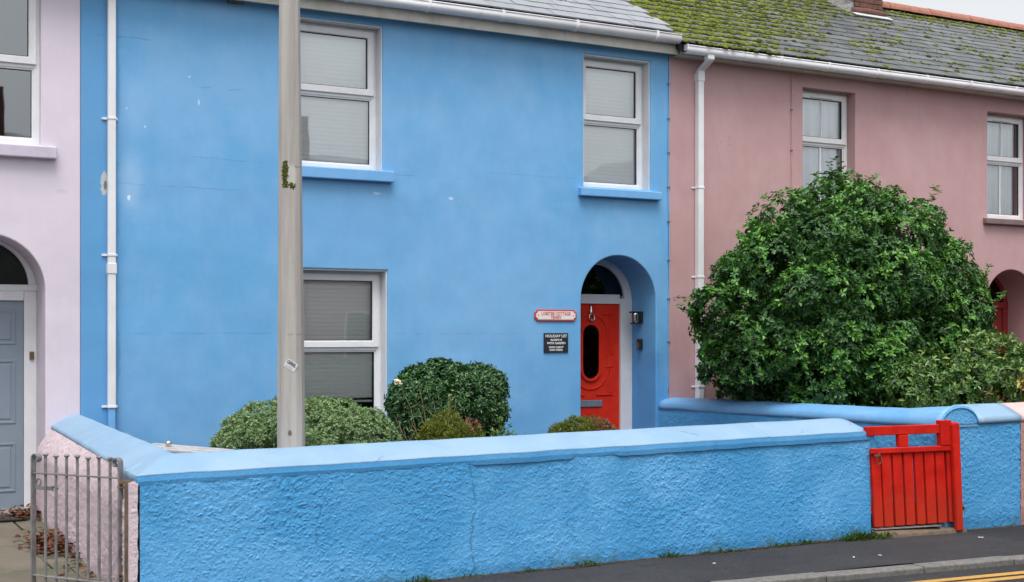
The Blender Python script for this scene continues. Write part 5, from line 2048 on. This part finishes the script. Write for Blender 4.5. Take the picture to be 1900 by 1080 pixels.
def fill(c, R, n, rng_in, zmin, seed):
    rg_ = np.random.default_rng(seed)
    d = unit(rg_.normal(0, 1, (n, 3)))
    p_ = np.array(c) + d * np.array(R) * rg_.uniform(rng_in[0], rng_in[1], (n, 1))
    k = p_[:, 2] > zmin
    return p_[k], d[k]


def branches(base, tips, r0, mat, parent, name='branch', wob=0.06, seed=1):
    rr = random.Random(seed)
    for tpt in tips:
        b, t = Vector(base) + Vector((rr.uniform(-.05, .05), rr.uniform(-.05, .05), 0)), Vector(tpt)
        pts = []
        for k in range(6):
            f_ = k / 5
            q = b.lerp(t, f_) + Vector((rr.uniform(-wob, wob), rr.uniform(-wob, wob), 0.25 * math.sin(f_ * PI) * (t - b).length * 0.3)) * (1 if 0 < k < 5 else 0)
            pts.append(q)
        m = MB()
        m.tube(pts, [r0 * (1 - 0.75 * k / 5) for k in range(6)], 6)
        m.build(name, mat, parent, smooth=True)


# big evergreen bush in the pink house's garden
bb = thing('evergreen_bush', (10.3, -1.5, 0.1), 'huge rounded dark green evergreen bush in front of the pink house', 'bush')
bc, bR = (10.12, -1.5, 1.62), (1.93, 1.22, 1.72)
tips, dirs, lc, lr_ = lobes_crown(bc, bR, 200, (0.20, 0.38), 120, 0.62, seed=5, jitter=0.055, power=1.85, keep=0.98)
ok_ = ~((tips[:, 0] < 8.85) & (tips[:, 2] < 1.12)) & (tips[:, 0] > 8.32)
tips, dirs = tips[ok_], dirs[ok_]
extra_p, extra_d = [], []
for (ex_, ey_, ez_, er_, en_) in ((10.25, -1.6, 3.15, 0.22, 60), (11.38, -1.5, 2.95, 0.20, 55), (8.92, -1.4, 2.68, 0.20, 60), (9.40, -1.5, 2.92, 0.22, 60), (8.42, -1.4, 1.95, 0.20, 60), (8.2, -1.35, 2.05, 0.08, 16), (11.75, -1.5, 2.55, 0.24, 80), (11.85, -1.5, 2.1, 0.22, 80), (10.75, -1.5, 3.08, 0.22, 60), (8.65, -1.4, 1.35, 0.30, 90), (8.85, -1.3, 1.12, 0.24, 70)):
    q = unit(RNG.normal(0, 1, (en_, 3)) + np.array([0, -0.2, 0.4]))
    extra_p.append(np.array([ex_, ey_, ez_]) + q * er_ * RNG.uniform(0.6, 1.05, (en_, 1)))
    extra_d.append(q)
# upright shoots breaking the outline
for k in range(150):
    i = RNG.integers(len(lc))
    if lc[i][2] < 1.7: continue
    base = lc[i] + unit(lc[i] - np.array(bc)) * lr_[i] * 0.9
    ln = RNG.uniform(0.05, 0.24)
    for s_ in np.linspace(0, 1, 5):
        extra_p.append((base + np.array([RNG.normal(0, .015), RNG.normal(0, .015), 0]) + unit(unit(lc[i] - np.array(bc)) + np.array([0, 0, 0.9])) * ln * s_)[None])
        extra_d.append(np.array([[RNG.normal(0, .25), RNG.normal(0, .25), 1.0]]))
tb, db, _, _ = lobes_crown(bc, (bR[0] - 0.22, bR[1] - 0.20, bR[2] - 0.22), 150, (0.20, 0.32), 70, 0.62, seed=6, jitter=0.05, power=1.85, keep=0.9)
ok_ = ~((tb[:, 0] < 8.9) & (tb[:, 2] < 1.15))
extra_p.append(tb[ok_])
extra_d.append(db[ok_])
tips = np.concatenate([tips] + extra_p)
dirs = np.concatenate([dirs] + extra_d)
dirs = unit(dirs + np.array([0, 0, 0.30]) + RNG.normal(0, 0.25, dirs.shape))
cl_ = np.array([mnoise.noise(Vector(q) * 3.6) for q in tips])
lit = (cl_ > 0.06) & (dirs[:, 2] > 0.05) & (RNG.random(len(tips)) < 0.75)  # upward-facing clusters of tips take the lighter leaf: top light painted in
LV = rosettes(tips[~lit], dirs[~lit], 6, (55, 92), (0.036, 0.064), (0.46, 0.62))
leaves('crown', *LV, M['leaf_big'], bb, fold=0.18, droop=0.18)
LV = rosettes(tips[lit] + dirs[lit] * 0.03, dirs[lit], 7, (48, 85), (0.036, 0.066), (0.44, 0.58))
leaves('lit_shoots', *LV, M['leaf_lit'], bb, fold=0.18, droop=0.15)
ip, idr = fill(bc, (bR[0] - 0.30, bR[1] - 0.28, bR[2] - 0.30), 4600, (0.15, 0.86), 0.4, 8)
LV = rosettes(ip, idr, 5, (30, 100), (0.06, 0.10), (0.38, 0.5))
leaves('inner_leaves', *LV, M['leaf_big'], bb, fold=0.15, droop=0.2)
branches((10.3, -1.5, 0.08), [(9.2, -1.3, 2.2), (9.7, -1.7, 2.7), (10.4, -1.5, 2.9), (11.0, -1.6, 2.6), (11.5, -1.3, 2.0), (8.9, -1.6, 1.5), (10.4, -2.0, 2.0), (11.3, -1.9, 1.4)], 0.05, M['bark'], bb, 'branch')

# lower mixed shrub in front of it, right
sb = thing('mixed_shrub', (10.7, -3.0, 0.1), 'lower loose green shrub with autumn tinted leaves right of the big bush', 'shrub')
t2, d2, l2_, r2_ = lobes_crown((10.55, -2.95, 0.95), (1.10, 0.72, 0.70), 60, (0.16, 0.30), 52, 0.5, seed=15, jitter=0.10)
t3, d3, _, _ = lobes_crown((11.2, -2.9, 0.90), (0.50, 0.5, 0.50), 26, (0.14, 0.24), 46, 0.5, seed=16, jitter=0.1)
t2 = np.concatenate([t2, t3])
d2 = unit(np.concatenate([d2, d3]) + np.array([0, 0, 0.4]))
LV = rosettes(t2, d2, 6, (35, 85), (0.04, 0.075), (0.34, 0.5))
leaves('crown', *LV, M['leaf_mixed'], sb, fold=0.2, droop=0.15)
ap_, ad_ = [], []
for (ax_, ay_, az_, n_) in ((10.35, -3.68, 1.12, 8), (10.75, -3.62, 1.36, 7), (10.62, -3.7, 1.08, 7), (11.1, -3.45, 1.34, 6)):
    ap_.append(np.array([ax_, ay_, az_]) + RNG.normal(0, 0.05, (n_, 3)))
    ad_.append(RNG.normal(0, 1, (n_, 3)) + np.array([0, -0.5, 0.5]))
LV = rosettes(np.concatenate(ap_), unit(np.concatenate(ad_)), 4, (40, 85), (0.05, 0.08), (0.4, 0.55))
leaves('autumn_leaves', *LV, M['leaf_autumn'], sb)
branches((10.7, -2.95, 0.1), [(10.4, -3.2, 1.2), (10.9, -3.2, 1.5), (11.2, -3.1, 1.35), (10.7, -3.35, 1.25), (11.0, -3.35, 1.2)], 0.014, M['twig'], sb, 'stem', 0.03, 4)
# strappy yellowing plant at the right edge
sp = thing('strappy_plant', (12.1, -2.6, 0.1), 'strappy plant with yellowing arching leaves at the right edge', 'plant')
P_, D_, U_, L_, W_ = [], [], [], [], []
rr = random.Random(4)
m = MB()
for k in range(26):
    a = rr.uniform(0, 6.28)
    ht, out_ = rr.uniform(1.0, 1.55), rr.uniform(0.15, 0.55)
    prev = None
    bx, by = 12.15, -2.75
    w = rr.uniform(0.012, 0.022)
    ring = []
    for s_ in range(9):
        f_ = s_ / 8
        z = 0.1 + ht * math.sin(f_ * PI * 0.60) / 1.0
        q = Vector((bx + math.cos(a) * out_ * f_ ** 1.6, by + math.sin(a) * out_ * f_ ** 1.6, z))
        sd = Vector((-math.sin(a), math.cos(a), 0)) * w * (1 - f_ ** 3)
        ring.append([q - sd, q + Vector((0, 0, -0.006)), q + sd])
    m.loft(ring, close_ring=False)
m.build('blades', M['leaf_autumn'], sp, fix=False)

# clipped dark bush in front of the blue house
cb_ = thing('clipped_bush', (5.22, -1.4, 0.12), 'dark glossy rounded clipped bush against the blue wall', 'bush')
t4, d4, _, _ = lobes_crown((5.25, -1.4, 0.995), (0.56, 0.50, 0.40), 150, (0.09, 0.15), 74, 0.62, seed=21, power=2.45, jitter=0.03)
d4 = unit(d4 + np.array([0, 0, 0.3]) + RNG.normal(0, 0.25, d4.shape))
LV = rosettes(t4, d4, 5, (48, 90), (0.026, 0.046), (0.42, 0.56))
leaves('crown', *LV, M['leaf_privet'], cb_, fold=0.2, droop=0.15)
ip, idr = fill((5.25, -1.4, 0.98), (0.50, 0.42, 0.34), 900, (0.4, 0.95), 0.66, 9)
LV = rosettes(ip, idr, 5, (30, 100), (0.03, 0.05), (0.4, 0.5))
leaves('inner_leaves', *LV, M['leaf_privet'], cb_)
branches((5.15, -1.4, 0.1), [(4.75, -1.5, 0.9), (4.85, -1.6, 0.85), (5.0, -1.4, 1.0), (5.3, -1.5, 1.0), (5.5, -1.4, 0.95), (5.65, -1.5, 0.85), (4.95, -1.7, 0.8), (5.2, -1.75, 0.85)], 0.016, M['bark'], cb_, 'branch', 0.03, 6)

# dry rose stems with one cream flower
rs = thing('rose_stems', (4.78, -1.95, 0.12), 'dry straggly stems with one cream flower left of the dark clipped bush', 'rose')
rr = random.Random(8)
tp2 = []
for k in range(16):
    a, b = rr.uniform(-0.30, 0.30), rr.uniform(-0.1, 0.1)
    tp2.append((4.74 + a, -1.95 + b, rr.uniform(0.75, 1.22)))
m = MB()
for q in tp2:
    b = Vector((4.85 + rr.uniform(-.1, .12), -1.95, 0.12))
    t = Vector(q)
    pts = [b.lerp(t, f_ / 5) + Vector((rr.uniform(-.02, .02), rr.uniform(-.02, .02), 0)) for f_ in range(6)]
    m.tube(pts, [0.005 - 0.0006 * k2 for k2 in range(6)], 5)
    for k2 in (3, 4):
        e_ = pts[k2] + Vector((rr.uniform(-.12, .12), rr.uniform(-.08, .08), rr.uniform(0.02, .14)))
        m.tube([pts[k2], pts[k2].lerp(e_, 0.5) + Vector((0, 0, -.01)), e_], [0.003, 0.0024, 0.0015], 4)
m.build('stems', M['twig'], rs)
fl = np.array([[4.47, -2.02, 1.215]] * 3) + RNG.normal(0, 0.006, (3, 3))
LV = rosettes(fl, np.array([[-.1, -.6, .8]] * 3), 9, (25, 80), (0.026, 0.038), (0.7, 0.9))
leaves('flower', *LV, M['petal'], rs)
q = np.array(tp2)
LV = rosettes(q + RNG.normal(0, 0.02, q.shape), unit(RNG.normal(0, 1, q.shape) + np.array([0, 0, .6])), 3, (30, 80), (0.025, 0.04), (0.4, 0.5))
leaves('foliage', *LV, M['leaf_mixed'], rs)

# mound of small pale leaves behind the pole
hb = thing('hebe_shrub', (3.5, -2.4, 0.12), 'low spreading mound of tiny pale green leaves behind the pole', 'shrub')
t5, d5, _, _ = lobes_crown((3.50, -2.45, 0.68), (0.76, 0.62, 0.45), 230, (0.07, 0.125), 90, 0.60, seed=31, power=2.25, jitter=0.025, keep=0.95)
ok_ = ~((t5[:, 2] < 0.76 + 0.05 * np.sin(t5[:, 0] * 17)) & (t5[:, 0] < 3.35))
t5, d5 = t5[ok_], d5[ok_]
d5 = unit(d5 + np.array([0, 0, 0.5]) + RNG.normal(0, 0.25, d5.shape))
LV = rosettes(t5, d5, 6, (40, 85), (0.015, 0.026), (0.45, 0.60))
leaves('crown', *LV, M['leaf_hebe'], hb, fold=0.15, droop=0.1)
ip, idr = fill((3.5, -2.45, 0.66), (0.69, 0.54, 0.38), 3600, (0.55, 0.98), 0.66, 12)
LV = rosettes(ip, idr, 5, (30, 90), (0.02, 0.034), (0.45, 0.6))
leaves('inner_leaves', *LV, M['leaf_hebe'], hb)
branches((3.5, -2.45, 0.1), [(2.95, -2.6, 0.75), (3.1, -2.75, 0.7), (3.2, -2.3, 0.9), (3.5, -2.6, 0.9), (3.8, -2.4, 0.95), (4.05, -2.6, 0.75), (3.7, -2.85, 0.75), (3.0, -2.4, 0.7), (3.3, -2.95, 0.68), (3.05, -2.85, 0.72)], 0.018, M['bark'], hb, 'branch', 0.04, 3)


def heather(name, c, R, label, n, seed, red):
    t = thing(name, (c[0], c[1], 0.12), label, 'shrub')
    tt, dd, _, _ = lobes_crown(c, R, n, (0.05, 0.09), 70, 0.45, seed=seed, jitter=0.04)
    dd = unit(dd + np.array([0, 0, 0.8]) + RNG.normal(0, 0.2, dd.shape))
    isr = red(tt)
    for nm, mk, mt in (('foliage', ~isr, 'leaf_heather'), ('tinted_foliage', isr, 'leaf_heather_red')):
        if mk.sum() < 2: continue
        LV = rosettes(tt[mk], dd[mk], 6, (10, 55), (0.016, 0.034), (0.16, 0.28))
        leaves(nm, *LV, M[mt], t, fold=0.1, droop=0.05)
    ip, idr = fill(c, (R[0] * 0.9, R[1] * 0.9, R[2] * 0.85), 500, (0.5, 0.98), 0.45, seed + 1)
    LV = rosettes(ip, idr, 5, (20, 80), (0.02, 0.035), (0.3, 0.4))
    leaves('inner_leaves', *LV, M['leaf_heather'], t)
    return t


heather('heather_shrub', (4.62, -2.75, 0.70), (0.29, 0.26, 0.285), 'small olive green heather mound with a rusty pink patch below the dark bush', 60, 41,
        lambda p: (p[:, 0] > 4.70) & (p[:, 2] > 0.84) & (np.random.default_rng(1).random(len(p)) < 0.85))
heather('heather_shrub', (6.66, -1.55, 0.62), (0.37, 0.28, 0.20), 'low brownish green mound of heather in front of the red door', 70, 43,
        lambda p: (p[:, 0] > 6.66) & (np.random.default_rng(2).random(len(p)) < 0.7))
tuft = thing('small_plant', (5.35, -2.2, 0.12), 'small sparse leafy plant right of the dark clipped bush', 'plant')
tt = np.array([[5.38, -2.2, 0.74]]) + RNG.normal(0, 1, (45, 3)) * np.array([0.11, 0.06, 0.06])
LV = rosettes(tt, unit(RNG.normal(0, 0.6, tt.shape) + np.array([0, 0, 1])), 5, (25, 80), (0.025, 0.05), (0.35, 0.5))
leaves('foliage', *LV, M['leaf_mixed'], tuft)
branches((5.36, -2.2, 0.1), [tuple(q) for q in tt[:8]], 0.006, M['twig'], tuft, 'stem', 0.01, 2)
ud = thing('ground_plant', (4.75, -2.35, 0.12), 'leafy undergrowth under the dry stems behind the wall', 'plant')
tt = np.array([[4.72, -2.4, 0.72]]) + RNG.normal(0, 1, (90, 3)) * np.array([0.20, 0.06, 0.07])
LV = rosettes(tt, unit(RNG.normal(0, 0.6, tt.shape) + np.array([0, 0, 1])), 5, (25, 80), (0.022, 0.045), (0.35, 0.5))
leaves('foliage', *LV, M['leaf_mixed'], ud)
branches((4.75, -2.4, 0.1), [tuple(q) for q in tt[:12]], 0.006, M['bark'], ud, 'stem', 0.01, 5)


# grass and weeds at the foot of the wall
def blades(name, spots, mat, kind=None, parent=None):
    P_, D_, U_, L_, W_ = [], [], [], [], []
    for (x, y, z, n, r_, h) in spots:
        for k in range(n):
            P_.append((x + random.gauss(0, r_), y + random.gauss(0, r_ * 0.35), z))
            D_.append((random.gauss(0, 0.55), random.gauss(-0.25, 0.45), 1.0))
            U_.append((random.gauss(0, 1), random.gauss(0, 1), 0.2))
            l = h * random.uniform(0.4, 1.1)
            L_.append(l)
            W_.append(random.uniform(0.004, 0.010))
    return leaves(name, np.array(P_), np.array(D_), np.array(U_), np.array(L_), np.array(W_), mat, parent, 0.1, 0.35, kind)


spots = []
rr = random.Random(6)
for x in (3.5, 3.65, 4.0, 4.45, 5.0, 5.75, 5.82, 6.1, 6.22, 6.3, 6.8, 6.87, 6.93, 7.05, 7.2, 7.27):
    spots.append((x + rr.uniform(-.03, .03), wy(x) - 0.035, gz(x) - 0.003, rr.randint(12, 34), rr.uniform(0.02, 0.05), rr.uniform(0.03, 0.065)))
for k in range(60):
    x = rr.uniform(2.5, 7.9)
    spots.append((x, wy(x) - 0.03, gz(x) - 0.003, 3, 0.03, 0.025))
wd = blades('wall_base_weeds', spots, M['leaf_grass'], 'stuff')
tag(wd, 'small green weeds growing along the foot of the blue wall', 'weeds')
gt = blades('grass_tuft', [(7.72, -4.24, gz(7.7), 160, 0.085, 0.085), (7.93, -4.27, gz(7.9), 120, 0.07, 0.06), (7.62, -4.22, gz(7.6), 60, 0.05, 0.06)], M['leaf_grass'], 'stuff')
tag(gt, 'spreading tuft of green grass at the wall end beside the red gate', 'grass')
gt = thing('wall_weed', (8.87, -4.24, 0.1), 'little green weed growing from the red gate post and blue pillar', 'weed')
tt = np.array([[8.885, -4.245, 0.11]]) + RNG.normal(0, 1, (14, 3)) * np.array([0.02, 0.01, 0.045])
LV = rosettes(tt, unit(RNG.normal(0, 0.5, tt.shape) + np.array([0.3, -1, .5])), 4, (25, 80), (0.02, 0.035), (0.5, 0.7))
leaves('foliage', *LV, M['leaf_mixed'], gt)


# dark dirt gathered in the joint between wall and pavement
dp, dz_ = [], []
rr = random.Random(12)
for k in range(2600):
    x = rr.uniform(1.75, 9.6)
    if 7.95 < x < 8.7: continue
    yb = wy(x) if x < 8 else PFY
    dp.append((x, yb - 0.012 - abs(rr.gauss(0, 0.016)), gz(x) + 0.002))
    dz_.append(rr.uniform(0.006, 0.018))
dirt = cushions('joint_dirt', dp, np.array(dz_), M['soil'], None, 0.0, 0.5)
tag(dirt, 'dark dirt gathered along the foot of the blue wall', 'dirt')


# fallen leaves
def litter(name, c, n, R_, h, label):
    P_ = np.array(c) + np.abs(RNG.normal(0, 1, (n, 3))) * np.array([0, 0, h]) + RNG.normal(0, 1, (n, 3)) * np.array([R_[0], R_[1], 0])
    P_[:, 0] = np.minimum(P_[:, 0], 1.74 - 0.02 * (-P_[:, 1]) * 1.2)
    D_ = RNG.normal(0, 1, (n, 3)) * np.array([1, 1, 0.22])
    U_ = RNG.normal(0, 0.3, (n, 3)) + np.array([0, 0, 1.0])
    o = leaves(name, P_, D_, U_, RNG.uniform(0.03, 0.07, n), RNG.uniform(0.022, 0.05, n), M['leaf_dead'], None, 0.12, 0.10, 'stuff')
    return tag(o, label, 'leaves')


litter('fallen_leaves', (1.61, -1.95, 0.012), 420, (0.075, 0.26), 0.030, 'heap of brown fallen leaves against the pinkish wall')
litter('fallen_leaves', (1.66, -0.22, 0.02), 150, (0.10, 0.10), 0.035, 'brown fallen leaves by the grey door')
litter('fallen_leaves', (1.60, -3.0, 0.01), 40, (0.06, 0.5), 0.008, 'scattered brown leaves along the foot of the pinkish wall')
# a few pale scraps on the pavement
for (x, y, s, lab) in ((7.0, -4.93, 0.016, 'pale scrap on the pavement, left of the pair below the wall end'), (7.25, -4.95, 0.013, 'pale scrap on the pavement, right of the pair below the wall end'),
                       (8.72, -4.62, 0.022, 'larger white scrap on the pavement in front of the red gate post'), (5.85, -4.7, 0.014, 'tiny pale scrap on the pavement nearest the left')):
    m = MB()
    a = random.uniform(0, 3)
    m.obox((x, y, gz(x) + 0.012), (s * math.cos(a), s * math.sin(a), 0), (-s * 0.4 * math.sin(a), s * 0.4 * math.cos(a), 0), (0, 0, 0.002))
    o = m.build('paper_scrap', M['white_sign'])
    tag(o, lab, 'litter', 'pale scraps on the pavement')
print('objects', len(bpy.data.objects))
